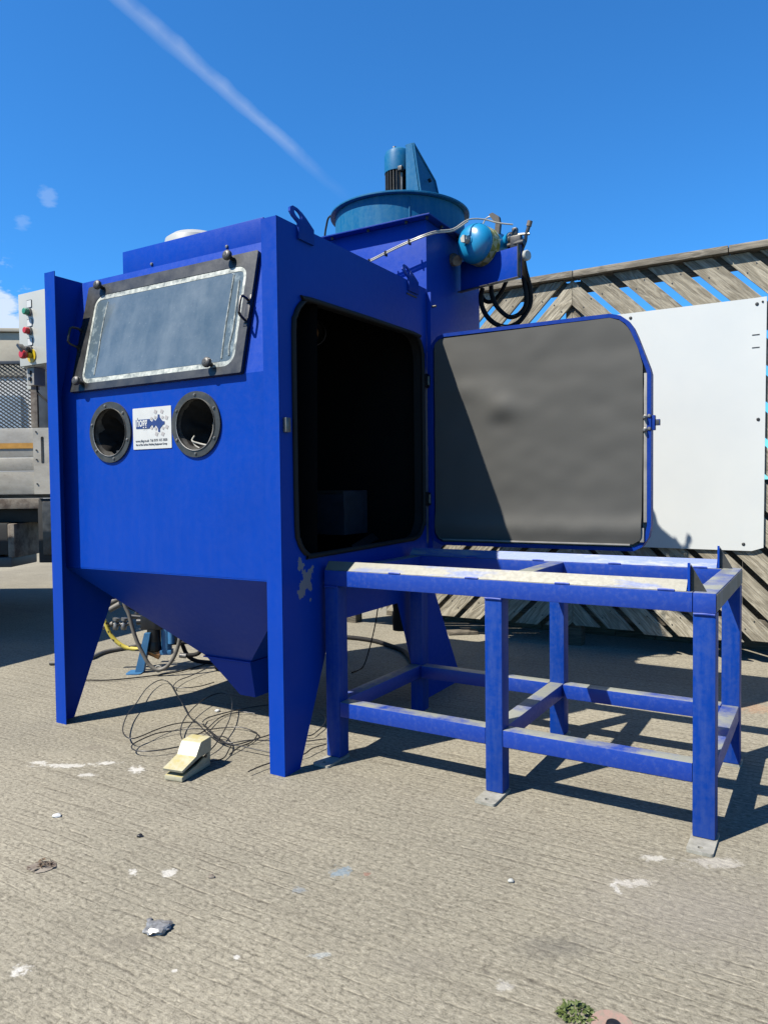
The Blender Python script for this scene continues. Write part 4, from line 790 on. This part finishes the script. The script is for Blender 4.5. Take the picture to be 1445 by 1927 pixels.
gb = MB(); gb.tube([(-0.146, yF + 0.004, 2.65), (-0.197, yF + 0.004, 2.99), (-0.188, yB - 0.034, 2.868), (-0.146, yB - 0.004, 2.65)], 0.006, 8, smooth=False); gb.build('guard_flange', 'teal', gdo)
MB().cyl((-0.166, 1.58, 2.82), (-0.150, 1.58, 2.825), 0.011, seg=14).build('guard_stud', 'black', gdo)
MB().tube([(-0.718, 1.35, 2.476), (-0.722, 1.35, 2.53), (-0.710, 1.35, 2.60), (-0.679, 1.35, 2.655), (-0.60, 1.40, 2.655), (-0.52, 1.47, 2.67)], 0.0055, 8).build('motor_cable', 'hose', ex)
# bracket and pressure vessel on the tower's right face
br = MB()
def brm(o): return o.xf(Matrix.Translation((0.012, 1.612, 0)) @ Matrix.Rotation(R(-15), 4, 'Z'))
br.use('blue'); br.box(0.0, 0.405, 0.0, 0.005, 2.178, 2.345, 0.001); brm(br); bkt = br.build('vessel_bracket', None, ex)
b2 = MB(); b2.box(0.0, 0.405, -0.0005, -0.030, 2.174, 2.179, 0.001); brm(b2).build('bracket_flange', 'ring', bkt)
b2 = MB(); b2.box(0.400, 0.405, -0.030, -0.0005, 2.180, 2.345, 0.001); brm(b2).build('bracket_flange', 'ring', bkt)
vx, vz, vr = 0.132, 2.398, 0.104
ves = MB().lathe([(0.0, 0.0), (0.035, 0.0015), (0.065, 0.009), (0.086, 0.024), (0.100, 0.044), (vr, 0.065), (vr, 0.325), (0.094, 0.348), (0.075, 0.365), (0.0, 0.375)], (vx, 1.44, vz), (0.20, 0.97, -0.03), 56).build('pressure_vessel', 'cyan', ex)
MB().lathe([(vr + 0.0012, 0.078), (vr + 0.0012, 0.150)], (vx, 1.44, vz), (0.20, 0.97, -0.03), 56).build('vessel_label', 'vlabel', ves)
MB().lathe([(vr + 0.0005, 0.062), (vr + 0.002, 0.064), (vr + 0.002, 0.068), (vr + 0.0005, 0.070)], (vx, 1.44, vz), (0.20, 0.97, -0.03), 56).build('vessel_seam', 'cyan', ves)
MB().cyl((vx, 1.445, vz), (vx - 0.009, 1.405, vz + 0.001), 0.021, seg=6).build('vessel_plug', 'ebox', ves)
MB().lathe([(0.028, 0.0), (0.028, 0.004), (0.024, 0.005)], (vx, 1.440, vz), (-0.20, -0.97, 0.03), 20).build('plug_washer', 'cyan', ves)
MB().cyl((vx + 0.12, 1.66, vz + 0.022), (vx + 0.181, 1.61, vz + 0.022), 0.038, seg=26).build('outlet_neck', 'cyan', ves)
MB().lathe([(0.020, 0), (0.034, 0.0), (0.034, 0.012), (0.020, 0.02)], (vx + 0.179, 1.61, vz + 0.022), (1, -0.4, 0), 24).build('union_ring', 'steel', ves)
MB().cyl((0.005, 1.53, 2.34), (0.045, 1.50, 2.32), 0.035, 0.028, seg=20).build('vessel_mount', 'rust', ves)
vv_ = MB(); vv_.use('black'); vv_.box(0.315, 0.375, 1.575, 1.625, 2.345, 2.425, 0.006); vv_.cyl((0.30, 1.60, 2.38), (0.395, 1.58, 2.38), 0.018, seg=12); vv_.box(0.322, 0.350, 1.585, 1.615, 2.425, 2.470, 0.005)
vv_.use('steel'); vv_.tube([(0.315, 1.60, 2.432), (0.36, 1.6, 2.432), (0.416, 1.60, 2.425)], 0.007, 8, smooth=False); vv_.cyl((0.335, 1.573, 2.345), (0.335, 1.560, 2.345), 0.012, seg=6); vv_.use('dsteel'); vv_.cyl((0.398, 1.60, 2.425), (0.414, 1.60, 2.470), 0.010, seg=12); vv_.use('rust'); vv_.cyl((0.412, 1.60, 2.466), (0.419, 1.60, 2.492), 0.014, seg=12)
vv_.use('black'); vv_.tube([(0.396, 1.60, 2.425), (0.392, 1.60, 2.39), (0.375, 1.60, 2.35), (0.37, 1.6, 2.30)], 0.010, 8)
vv_.build('valve_block', None, ex)
MB().lathe([(0, 0.02), (0.022, 0.019), (0.027, 0.014), (0.027, 0.0), (0, 0)], (0.418, 1.53, 2.292), (1, -0.5, 0), 22).build('gauge', 'ebox', ex)
gp = MB(); gp.prism([(0.192, 2.566), (0.214, 2.572), (0.250, 2.545), (0.256, 2.505), (0.250, 2.450), (0.236, 2.448), (0.226, 2.47), (0.230, 2.512), (0.212, 2.535)], 'y', 1.585, 1.612, bev=0.004); gp.build('trigger_valve', plain('worn_black_casting', (0.05, 0.045, 0.04), 0.6, var=0.5, sc=50).m, ex)
MB().tube([(0.15, 1.6, 2.52), (0.171, 1.6, 2.552), (0.2, 1.6, 2.558), (0.212, 1.6, 2.55)], 0.0035, 8).build('signal_tube', 'clear', ex)

# pale twin tubes running across the tower
WI = [(-0.46, 1.155, 2.27), (-0.328, 1.155, 2.285), (-0.12, 1.15, 2.335), (0.019, 1.16, 2.366), (0.06, 1.22, 2.395), (0.10, 1.33, 2.43), (0.14, 1.43, 2.500), (0.20, 1.50, 2.512), (0.266, 1.53, 2.490), (0.335, 1.57, 2.48)]
tb_ = MB(); tb_.tube(WI, 0.0042, 8); tb_.tube([(x, y - 0.004, z - 0.010) for x, y, z in WI[:7]], 0.0042, 8)
tub = tb_.build('air_tubes', 'clear'); tub.location = CP; tub.rotation_euler = (0, 0, CR); tag(tub, 'pair of pale air tubes strapped together across the top of the blue tower', 'tube')
for x, z in ((-0.30, 2.283), (-0.20, 2.308), (-0.06, 2.342)): MB().box(x - 0.004, x + 0.004, 1.139, 1.162, z - 0.014, z + 0.012, 0.002).build('cable_tie', 'hose', tub)
# black hoses hanging from the bracket
for pts, r, lab in (([(0.114, 1.68, 2.204), (0.104, 1.68, 2.16), (0.111, 1.68, 2.101), (0.144, 1.68, 2.038), (0.197, 1.68, 1.992), (0.258, 1.68, 1.971), (0.319, 1.68, 1.986), (0.365, 1.68, 2.032), (0.391, 1.68, 2.085), (0.395, 1.66, 2.163), (0.385, 1.62, 2.243), (0.375, 1.60, 2.33)], 0.0135, 'longest black rubber hose looping below the vessel bracket'),
                    ([(0.173, 1.66, 2.208), (0.177, 1.66, 2.154), (0.201, 1.66, 2.094), (0.243, 1.66, 2.044), (0.285, 1.66, 2.017), (0.336, 1.66, 2.028), (0.372, 1.655, 2.066), (0.382, 1.64, 2.124), (0.372, 1.63, 2.20), (0.360, 1.61, 2.33)], 0.0125, 'middle black hose loop hanging inside the longest one under the bracket'),
                    ([(0.24, 1.72, 2.234), (0.211, 1.72, 2.181), (0.177, 1.72, 2.145), (0.143, 1.72, 2.132), (0.109, 1.72, 2.145), (0.085, 1.72, 2.189)], 0.0115, 'shortest black hose loop close under the vessel bracket by the tower')):
    o = MB().tube(pts, r, 12, sub=5).build('air_hose', 'hose', sharp=80); o.location = CP; o.rotation_euler = (0, 0, CR); tag(o, lab, 'hose', 'black hoses hanging from the bracket')

# ============================================================ LOADING TABLE
TP = (-0.2434, 2.9491, 0.0); TR = -0.5456; LT, WT, HT, RH, SQ, XM = 1.4485, 0.7665, 0.7673, 0.0625, 0.0655, 0.6955
tb = thing('loading_table', 'heavy blue welded steel loading frame with six legs and worn guide rails', 'table', TP, TR)
zr0, zr1 = 0.178, 0.238
def bx_(name, x0, x1, y0, y1, z0, z1, mat='tubetop', bev=0.004, parent=None): return MB().box(x0, x1, y0, y1, z0, z1, bev).build(name, mat, parent or tb)
bx_('top_rail', 0, LT - 0.0665, 0, SQ, HT - RH, HT); bx_('top_rail', 0, LT - 0.0665, WT - SQ, WT, HT - RH, HT)
bx_('end_rail', LT - SQ, LT, 0, WT, HT - RH, HT, 'tubetop')
MB().box(LT + 0.0004, LT + 0.0016, 0.006, WT - 0.006, HT - RH + 0.005, HT - 0.005, 0.0).build('worn_end_plate', 'endrail', tb)
bx_('end_rail', 0.0, SQ, SQ + 0.001, WT - SQ - 0.001, HT - RH + 0.001, HT - 0.001); bx_('cross_rail', XM, XM + SQ, SQ + 0.001, WT - SQ - 0.001, HT - RH + 0.001, HT - 0.001)
for (x, y, fx, fy) in ((0, 0, 0, -1), (XM, 0, 0, -1), (LT - SQ, 0, 0, -1), (0, WT - SQ, 0, 1), (XM, WT - SQ, 0, 1), (LT - SQ, WT - SQ, 0, 1)):
    lg_ = bx_('leg', x, x + SQ, y, y + SQ, 0.0105, HT - RH - 0.001, 'tblue', 0.006)
    y0_, y1_ = (-0.092, SQ) if fy < 0 else (WT - SQ + 0.0, WT + 0.012)
    f_ = MB().prism(rrect(x - 0.004, x + SQ + 0.006, y0_, y1_, 0.008, 3), 'z', 0.0005, 0.010, holes=[circ(x + SQ / 2, y0_ + 0.03, 0.008, 14)] if fy < 0 else [], bev=0.001).build('foot_plate', 'foot', lg_)
    w_ = MB(); zt_w = HT - RH - 0.003; w_.tube([(x + 0.002, y - 0.002, zt_w), (x + SQ / 2, y - 0.003, zt_w + 0.001), (x + SQ - 0.002, y - 0.002, zt_w)], 0.0035, 6); w_.build('weld', 'tubetop', lg_)
ry = 0.020
for y0_ in (ry, WT - ry - 0.045):
    bx_('lower_rail', SQ, XM, y0_ - 0.018, y0_ + 0.042, zr0, zr1); bx_('lower_rail', XM + SQ, LT - SQ, y0_ - 0.018, y0_ + 0.042, zr0, zr1)
for x in (0.003, XM + 0.003, LT - 0.063):
    bx_('lower_cross_rail', x, x + 0.060, SQ, WT - SQ, zr0 + 0.001, zr1 + 0.001)
# inverted angle guide rails
for y, mt_ in ((SQ / 2, 'track'), (WT - SQ / 2, 'track2')):
    hw, hh = 0.028, 0.034
    tr = MB(); tr.prism([(y - hw, HT + 0.001), (y - hw + 0.004, HT + 0.001), (y, HT + hh - 0.006), (y + hw - 0.004, HT + 0.001), (y + hw, HT + 0.001), (y, HT + hh)], 'x', 0.0, LT - 0.085, bev=0.0008); tk = tr.build('guide_rail', mt_, tb)
    for x in (0.30, 0.62, 0.95, 1.28): MB().tube([(x, y - hw - 0.002, HT + 0.002), (x + 0.025, y - hw - 0.003, HT + 0.003), (x + 0.05, y - hw - 0.002, HT + 0.002)], 0.004, 6).build('weld', 'tubetop', tk)
for y0_ in (0.012, WT - SQ + 0.012):
    sp = MB(); x = LT - 0.082
    sp.prism([(y0_ - 0.004, HT + 0.001), (y0_ + 0.042, HT + 0.001), (y0_ + 0.040, HT + 0.035), (y0_ + 0.022, HT + 0.070), (y0_ + 0.004, HT + 0.088), (y0_ - 0.004, HT + 0.088)], 'x', x, x + 0.007, bev=0.001)
    so_ = sp.build('end_stop', 'blue', tb)
    g_ = MB(); g_.poly([(x + 0.0075, y0_ + 0.014, HT + 0.001), (x + 0.052, y0_ + 0.014, HT + 0.001), (x + 0.0075, y0_ + 0.014, HT + 0.082), (x + 0.0075, y0_ + 0.020, HT + 0.001), (x + 0.052, y0_ + 0.020, HT + 0.001), (x + 0.0075, y0_ + 0.020, HT + 0.082)], [(0, 1, 2), (3, 5, 4), (0, 3, 4, 1), (1, 4, 5, 2), (2, 5, 3, 0)]); g_.build('stop_gusset', 'ring', so_, smooth=False)

# ============================================================ FOOT PEDAL and lines
pd = thing('foot_pedal', 'cream plastic pneumatic foot pedal with yellowed top standing on the concrete', 'pedal', (-0.842, 2.751, 0), R(-21.5))
# local axes: x across the front, y into the pedal
Wp, Lp = 0.088, 0.175
b_ = MB(); b_.box(0.004, Wp - 0.004, -0.008, Lp, 0.002, 0.020, 0.003); b_.prism([(0.004, 0.022), (Lp, 0.022), (Lp, 0.048), (0.09, 0.030)], 'x', 0.005, 0.012, bev=0.001); b_.prism([(0.004, 0.018), (Lp, 0.018), (Lp, 0.058), (0.09, 0.034), (0.004, 0.022)], 'x', Wp - 0.012, Wp - 0.005, bev=0.001)
b_.build('pedal_base', 'pedal', pd)
b_ = MB(); b_.prism([(-0.012, 0.046), (0.075, 0.070), (0.105, 0.112), (0.112, 0.116), (Lp - 0.004, 0.118), (Lp, 0.112), (Lp, 0.060), (0.10, 0.060), (-0.008, 0.037)], 'x', 0.0, Wp, bev=0.003); b_.build('treadle', 'pedal', pd)
MB().box(0.013, Wp - 0.013, 0.055, Lp - 0.01, 0.0225, 0.038, 0.002).build('pedal_mechanism', 'rubber', pd)
for z in (0.035, 0.060): MB().cyl((Wp * 0.5 + (z - 0.045), Lp, z), (Wp * 0.5 + (z - 0.045), Lp + 0.02, z), 0.008, seg=12).build('tube_fitting', 'steel', pd)
MB().cyl((Wp - 0.004, 0.14, 0.05), (Wp + 0.001, 0.14, 0.05), 0.006, seg=12).build('pivot_pin', 'dsteel', pd)
coil = [[[-1.161,3.983],[-1.195,4.053],[-1.252,4.118],[-1.281,4.073],[-1.284,3.906],[-1.243,3.621],[-1.221,3.436],[-1.176,3.246],[-1.131,3.137],[-1.087,3.094],[-1.057,3.134],[-1.021,3.23],[-0.971,3.319],[-0.906,3.364],[-0.858,3.363],[-0.818,3.326]],[[-1.19,4.035],[-1.123,3.884],[-1.028,3.669],[-0.947,3.49],[-0.874,3.363],[-0.796,3.234],[-0.707,3.103],[-0.644,3.08],[-0.579,3.119],[-0.508,3.202],[-0.454,3.267],[-0.345,3.175],[-0.307,3.24],[-0.284,3.331],[-0.288,3.429],[-0.322,3.507]],[[-0.878,3.133],[-0.911,3.215],[-0.934,3.353],[-0.932,3.529],[-0.903,3.679],[-0.848,3.744],[-0.793,3.689],[-0.757,3.576],[-0.723,3.37],[-0.715,3.209],[-0.719,3.062],[-0.736,2.985]],[[-0.801,3.256],[-0.861,3.254],[-0.951,3.25],[-1.011,3.197],[-1.061,3.124],[-1.07,3.054],[-1.046,3.004],[-0.987,2.983],[-0.922,3.0],[-0.869,3.037]],[[-0.807,3.279],[-0.737,3.311],[-0.658,3.302],[-0.597,3.261],[-0.57,3.204],[-0.581,3.13],[-0.617,3.049],[-0.645,2.982]],[[-0.853,3.374],[-0.847,3.448],[-0.78,3.51],[-0.711,3.574],[-0.651,3.613],[-0.588,3.639]],[[-0.843,3.35],[-0.755,3.188],[-0.678,3.102],[-0.585,3.109],[-0.495,3.116],[-0.418,3.11],[-0.345,3.101],[-0.259,3.119]],[[-0.796,3.234],[-0.688,3.082],[-0.59,3.019],[-0.471,2.958],[-0.408,2.928],[-0.341,2.936],[-0.305,2.991],[-0.255,3.058]],[[-0.878,3.133],[-0.863,3.203],[-0.817,3.257],[-0.788,3.472],[-0.711,3.534],[-0.634,3.513]],[[-0.77,3.189],[-0.706,3.165],[-0.663,3.101],[-0.653,3.002],[-0.661,2.927],[-0.71,2.875]],[[-0.529,2.767],[-0.497,2.808],[-0.455,2.853],[-0.405,2.901]],[[-1.067,4.364],[-1.128,4.212],[-1.162,4.086],[-1.156,3.966],[-1.075,3.94],[-1.011,3.977],[-0.954,4.049]]]
cl = MB(); rr = random.Random(4)
for k, ln_ in enumerate(coil):
    n = len(ln_); big = k in (0, 2)
    cl.tube([(x, y, 0.006 + 0.004 * (k % 4) + (0.035 * math.sin(math.pi * i / (n - 1)) if big else 0.008 * abs(math.sin(i * 1.7 + k)))) for i, (x, y) in enumerate(ln_)], 0.0027, 6, sub=5)
o = cl.build('air_line', 'cable', sharp=80); tag(o, 'tangle of thin dark air line coiled on the ground behind the foot pedal', 'air line')
cl = MB(); cl.tube([(x, y, 0.010) for x, y in [[-1.858,4.185],[-1.727,4.179],[-1.588,4.173],[-1.437,4.225],[-1.278,4.314],[-1.158,4.461],[-1.049,4.706]]], 0.0042, 6); o = cl.build('floor_cable', 'hose', sharp=80); tag(o, 'black cable curving across the ground behind the left leg of the cabinet', 'cable')
cl = MB(); cl.tube([(x, y, 0.015) for x, y in [[-2.111,4.583],[-1.987,4.602],[-1.91,4.714],[-1.895,4.834],[-1.862,4.916],[-1.767,5.013],[-1.705,5.086]]], 0.0135, 10); o = cl.build('floor_hose', 'ghose', sharp=80); tag(o, 'thick grey brown hose lying on the concrete leading to the valve stand', 'hose')
cl = MB(); cl.tube([(x, y, 0.016) for x, y in [[-0.779,5.357],[-0.526,5.343],[-0.4,5.328],[-0.272,5.269],[-0.188,5.225],[-0.065,5.123],[0.053,4.936],[0.119,4.796],[0.15,4.605],[0.17,4.4]]], 0.015, 10); o = cl.build('floor_hose', 'hose', sharp=80); tag(o, 'thick black hose curving over the ground under the cabinet beyond the table', 'hose')
o = MB().tube([(-0.02, 4.7, 0.62), (-0.03, 4.68, 0.45), (-0.06, 4.6, 0.25), (-0.10, 4.5, 0.10), (-0.14, 4.42, 0.006), (-0.2, 4.3, 0.006)], 0.004, 6).build('hanging_cable', 'hose', sharp=80); tag(o, 'thin black cable hanging to the ground behind the left table legs', 'cable')
o = MB().tube([(-1.70, 4.40, 0.52), (-1.706, 4.40, 0.42), (-1.707, 4.40, 0.385), (-1.699, 4.40, 0.34), (-1.682, 4.40, 0.295), (-1.666, 4.4, 0.248), (-1.637, 4.4, 0.202), (-1.591, 4.4, 0.162), (-1.544, 4.4, 0.142), (-1.46, 4.4, 0.135)], 0.0125, 10).build('marked_hose', 'yhose', sharp=80); tag(o, 'yellow hose with black marks looping down to the valve stand', 'hose')
o = MB().tube([(-1.53, 4.28, 0.55), (-1.530, 4.28, 0.46), (-1.518, 4.28, 0.41), (-1.500, 4.28, 0.37), (-1.485, 4.28, 0.305), (-1.470, 4.28, 0.25), (-1.449, 4.28, 0.19), (-1.418, 4.28, 0.125), (-1.387, 4.28, 0.07), (-1.342, 4.28, 0.04), (-1.298, 4.28, 0.05), (-1.270, 4.28, 0.074), (-1.240, 4.28, 0.118), (-1.222, 4.28, 0.162), (-1.208, 4.28, 0.212), (-1.20, 4.3, 0.30), (-1.19, 4.35, 0.45)], 0.0115, 10).build('grey_hose', 'ghose', sharp=80); tag(o, 'grey hose hanging in a deep loop in front of the blue valve stand', 'hose')
o2 = MB(); o2.tube([(-1.335 + 0.019 * math.cos(t_ / 6 * math.pi), 4.28, 0.045 + 0.019 * math.sin(t_ / 6 * math.pi)) for t_ in range(12)], 0.0035, 6, closed=True, sub=1); o2.build('hose_tie', 'clear', o)
# valve stand under the cabinet
vs = thing('valve_stand', 'blue footed air valve and filter assembly with brass fitting under the cabinet', 'valve', (0, 0, 0))
lgp = [(-1.490, 0.006), (-1.405, 0.006), (-1.390, 0.30), (-1.425, 0.30)]
b_ = MB(); b_.prism([(-1.500, 0.008), (-1.450, 0.008), (-1.405, 0.24), (-1.440, 0.24)], 'y', 4.36, 4.40, bev=0.002); lgv = b_.build('stand_leg', 'teal2', vs)
MB().prism(rrect(-1.545, -1.455, 4.32, 4.42, 0.015, 3), 'z', 0.0005, 0.007, bev=0.001).build('stand_foot', 'teal2', lgv)
b_ = MB(); b_.box(-1.470, -1.340, 4.38, 4.50, 0.255, 0.345, 0.008); b_.cyl((-1.40, 4.42, 0.255), (-1.40, 4.42, 0.15), 0.040, seg=24); b_.lathe([(0.0, 0.0), (0.03, 0.004), (0.043, 0.02), (0.043, 0.06), (0.040, 0.07)], (-1.40, 4.42, 0.11), (0, 0, 1), 24); b_.box(-1.36, -1.22, 4.40, 4.48, 0.28, 0.33, 0.006); b_.cyl((-1.47, 4.42, 0.30), (-1.50, 4.42, 0.30), 0.02, seg=14); b_.build('filter_body', 'black', vs)
b_ = MB(); b_.cyl((-1.325, 4.42, 0.26), (-1.325, 4.42, 0.12), 0.032, seg=20); b_.box(-1.36, -1.29, 4.39, 4.45, 0.10, 0.13, 0.006); b_.cyl((-1.29, 4.40, 0.25), (-1.29, 4.40, 0.17), 0.020, seg=16); b_.build('regulator', 'teal2', vs)
b_ = MB(); b_.cyl((-1.43, 4.41, 0.122), (-1.37, 4.41, 0.098), 0.023, seg=16); b_.cyl((-1.385, 4.41, 0.104), (-1.362, 4.41, 0.095), 0.028, seg=6); b_.build('brass_fitting', 'brass', vs)
b_ = MB(); b_.cyl((-1.245, 4.41, 0.095), (-1.205, 4.41, 0.09), 0.015, seg=14); b_.build('hose_ferrule', 'steel', vs)
for a_, b2_, r in (((-1.665, 4.42, 0.375), (-1.60, 4.42, 0.41), 0.017), ((-1.69, 4.5, 0.405), (-1.63, 4.5, 0.43), 0.020), ((-1.78, 4.42, 0.252), (-1.645, 4.42, 0.29), 0.016)):
    MB().cyl(a_, b2_, r, seg=16).build('pipe', 'ghose', vs)
for x, z in ((-1.630, 0.29), (-1.580, 0.29)):
    b_ = MB(); b_.use('steel'); b_.lathe([(0, -0.038), (0.013, -0.038), (0.017, -0.03), (0.017, -0.01), (0.011, 0.0), (0.011, 0.014), (0.020, 0.02), (0.020, 0.034), (0, 0.038)], (x, 4.42, z), (0.1, 0, 1), 18); b_.use('black'); b_.cyl((x - 0.02, 4.42, z - 0.008), (x + 0.03, 4.42, z - 0.002), 0.012, seg=12); b_.build('ball_valve', None, vs)
o = MB().tube([(-1.33, 4.42, 0.165), (-1.25, 4.42, 0.170), (-1.17, 4.42, 0.172), (-1.135, 4.42, 0.160), (-1.118, 4.42, 0.132), (-1.135, 4.42, 0.102), (-1.18, 4.42, 0.092), (-1.24, 4.41, 0.094)], 0.0125, 10).build('valve_hose', 'hose', sharp=80); tag(o, 'short black hose doubling back from the blue valve stand', 'hose')
o = MB().tube([(-1.22, 4.45, 0.31), (-1.10, 4.48, 0.25), (-0.98, 4.5, 0.12), (-0.88, 4.5, 0.02), (-0.7, 4.5, 0.016)], 0.017, 10).build('valve_hose', 'hose', sharp=80); tag(o, 'black hose sloping down behind the spout of the cabinet hopper', 'hose')
o = MB().tube([(-1.60, 4.46, 0.40), (-1.50, 4.47, 0.36), (-1.42, 4.47, 0.37), (-1.34, 4.48, 0.33), (-1.28, 4.5, 0.22), (-1.22, 4.52, 0.06), (-1.10, 4.55, 0.016), (-0.9, 4.6, 0.016)], 0.0125, 10).build('valve_hose', 'hose', sharp=80); tag(o, 'longest black hose running from the pipes over the valve stand to the ground', 'hose')
for a_, b2_ in (((-1.56, 4.45, 0.33), (-1.47, 4.45, 0.32)), ((-1.34, 4.44, 0.20), (-1.24, 4.44, 0.21)), ((-1.52, 4.5, 0.44), (-1.52, 4.47, 0.34))):
    MB().cyl(a_, b2_, 0.014, seg=14).build('pipe', 'black', vs)
MB().box(-1.29, -1.25, 4.40, 4.46, 0.17, 0.24, 0.004).build('solenoid', 'black', vs)
MB().cyl((-1.27, 4.41, 0.24), (-1.27, 4.41, 0.275), 0.014, seg=14).build('solenoid_cap', 'steel', vs)
cw = thing('castor_wheel', 'black rubber wheel standing on the ground behind the hopper spout', 'wheel', (0, 0, 0))
MB().lathe([(0.0, -0.022), (0.04, -0.022), (0.055, -0.028), (0.066, -0.018), (0.066, 0.018), (0.055, 0.028), (0.04, 0.022), (0, 0.022)], (-1.01, 4.42, 0.068), (1, 0.3, 0), 32).build('tyre', 'rubber', cw)
MB().lathe([(0.0, -0.030), (0.014, -0.030), (0.018, -0.022), (0.018, 0.022), (0.014, 0.030), (0, 0.030)], (-1.01, 4.42, 0.068), (1, 0.3, 0), 16).build('hub', 'dsteel', cw)

# ============================================================ things lying about
rr = random.Random(9)
def lump(name, loc, r, mat, lab, cat, flat=0.5, rough=0.35, sub=2, seed=0):
    b = MB(); bmesh.ops.create_icosphere(b.b, subdivisions=sub, radius=r)
    for v_ in b.b.verts:
        q = noise.noise(v_.co / r * 1.6 + Vector((seed, 3, 7))); v_.co *= 1 + rough * q; v_.co.z = max(v_.co.z * flat, -r * flat * 0.6)
    o = b.build(name, mat, sharp=25 if mat == 'foil' else 60); o.location = (loc[0], loc[1], r * flat * 0.6 + 0.0005); tag(o, lab, cat); return o
fo = lump('crumpled_foil', (-0.575, 1.795, 0), 0.029, 'foil', 'crumpled silver foil scrap lying on the ridged concrete near the front', 'litter', 0.40, 0.55, 3, 2)
fo.scale = (1.15, 1, 1)
lump('foil_flake', (-0.608, 1.835, 0), 0.009, 'foil', 'small torn flake beside the crumpled silver foil', 'litter', 0.4, 0.8, 2, 5)
lump('white_pebble', (-1.115, 2.44, 0), 0.014, 'white', 'small white pebble alone on the concrete at the left', 'pebble', 0.45, 0.3)
lump('dark_stone', (-0.785, 2.29, 0), 0.009, 'black', 'small dark stone in front of the foot pedal', 'stone', 0.6)
lump('brown_stone', (-0.50, 2.04, 0), 0.0085, 'rust', 'tiny rust brown stone between the pedal and the foil', 'stone', 0.6)
lump('pale_stone', (0.34, 2.00, 0), 0.009, 'ebox', 'tiny pale stone on the concrete before the middle table leg', 'stone', 0.6, seed=9)
lump('white_chip', (-0.905, 3.50, 0), 0.013, 'white', 'white chip lying in the shadow behind the coiled air line', 'chip', 0.6, seed=3) if False else lump('white_chip', (-0.83, 3.585, 0), 0.013, 'white', 'white chip lying near the shadow edge behind the air line coils', 'chip', 0.6, seed=3)
# a shallow hole with dead leaves
dl = thing('leaf_litter', 'small heap of brown dead leaves and twigs caught in a hole at left', 'leaves', (-1.01, 2.11, 0))
dk_ = plain('dead_leaf_brown', (0.16, 0.10, 0.055), 0.8, var=0.5, sc=40).m
hol = MB(); hol.prism([(0.042 * math.cos(t_ / 12 * 2 * math.pi) * (1 + 0.15 * rr.uniform(-1, 1)), 0.034 * math.sin(t_ / 12 * 2 * math.pi) * (1 + 0.15 * rr.uniform(-1, 1))) for t_ in range(12)], 'z', 0.0012, 0.0025); hol.build('soil', 'rust', dl)
for k in range(26):
    aa = rr.uniform(0, 6.28); q = rr.uniform(0, 0.036); l_ = rr.uniform(0.010, 0.028); w2 = rr.uniform(0.002, 0.006)
    b = MB(); b.poly([(-l_ / 2, 0, 0), (0, w2, 0.002), (l_ / 2, 0, 0.001), (0, -w2, 0), (0, 0, -0.0012)], [(0, 4, 1), (1, 4, 2), (2, 4, 3), (3, 4, 0)]) if k % 2 else b.tube([(-l_ / 2, 0, 0), (0, 0.003, 0.002), (l_ / 2, 0, 0)], 0.001, 5)
    o = b.build('leaf', dk_ if k % 3 else 'dwood', dl); o.location = (q * math.cos(aa) * 1.1, q * math.sin(aa) * 0.85, rr.uniform(0.004, 0.012)); o.rotation_euler = (rr.uniform(-.5, .5), rr.uniform(-.5, .5), rr.uniform(0, 6.28))
# weed growing from the joint
a = Mt('weed_leaf'); oi = a.n('ShaderNodeObjectInfo'); a.set(col=a.mix(a.noise(60, 3), (0.035, 0.070, 0.012), (0.12, 0.14, 0.03)), rough=0.6); M['weed'] = a.m
wd_ = thing('weed_plant', 'small green weed growing through the concrete beside the pink marker', 'weed', (0.386, 1.488, 0))
for k in range(120):
    aa = rr.uniform(0, 6.28); q = 0.034 * math.sqrt(rr.random()); ln_ = rr.uniform(0.008, 0.020); tl = rr.uniform(-0.2, 1.0); n = 6; b = MB(); L_, R_ = [], []
    for i in range(n):
        f = i / (n - 1); wv = 0.0034 * math.sin(math.pi * min(1, f * 0.9 + 0.1)) * (0.45 + 0.75 * (i % 2)); xx = ln_ * f; zz = ln_ * tl * (f - 0.6 * f * f); L_.append((xx, wv, zz)); R_.append((xx, -wv, zz + 0.0015 * math.sin(f * 5)))
    b.poly(L_ + R_, [(i, i + 1, n + i + 1, n + i) for i in range(n - 1)])
    o = b.build('leaf', 'weed', wd_, sharp=80); o.location = (q * math.cos(aa) * 0.95, q * math.sin(aa) * 0.72, 0.001 + rr.uniform(0.001, 0.022) * (1 - q / 0.036)); o.rotation_euler = (rr.uniform(-.6, .6), 0, aa + rr.uniform(-1.2, 1.2))
mk = thing('ground_marker', 'pink painted round ground marker with a dark bolt at the bottom edge', 'marker', (0.450, 1.452, 0))
a = Mt('faded_pink_paint'); q = a.noise(90, 6, 0.75); a.set(col=a.mix(a.ramp(q, 0.45, 0.6), (0.30, 0.19, 0.155), (0.23, 0.185, 0.145)), rough=0.85); a.bump(q, 0.5, 0.002)
MB().prism(circ(0, 0, 0.042, 40), 'z', 0.001, 0.005, bev=0.001).build('disc', a.m, mk)
MB().lathe([(0.0, 0.014), (0.008, 0.0135), (0.014, 0.010), (0.016, 0.005)], (0.002, -0.004, 0.0), (0, 0, 1), 22).build('bolt_head', 'black', mk)
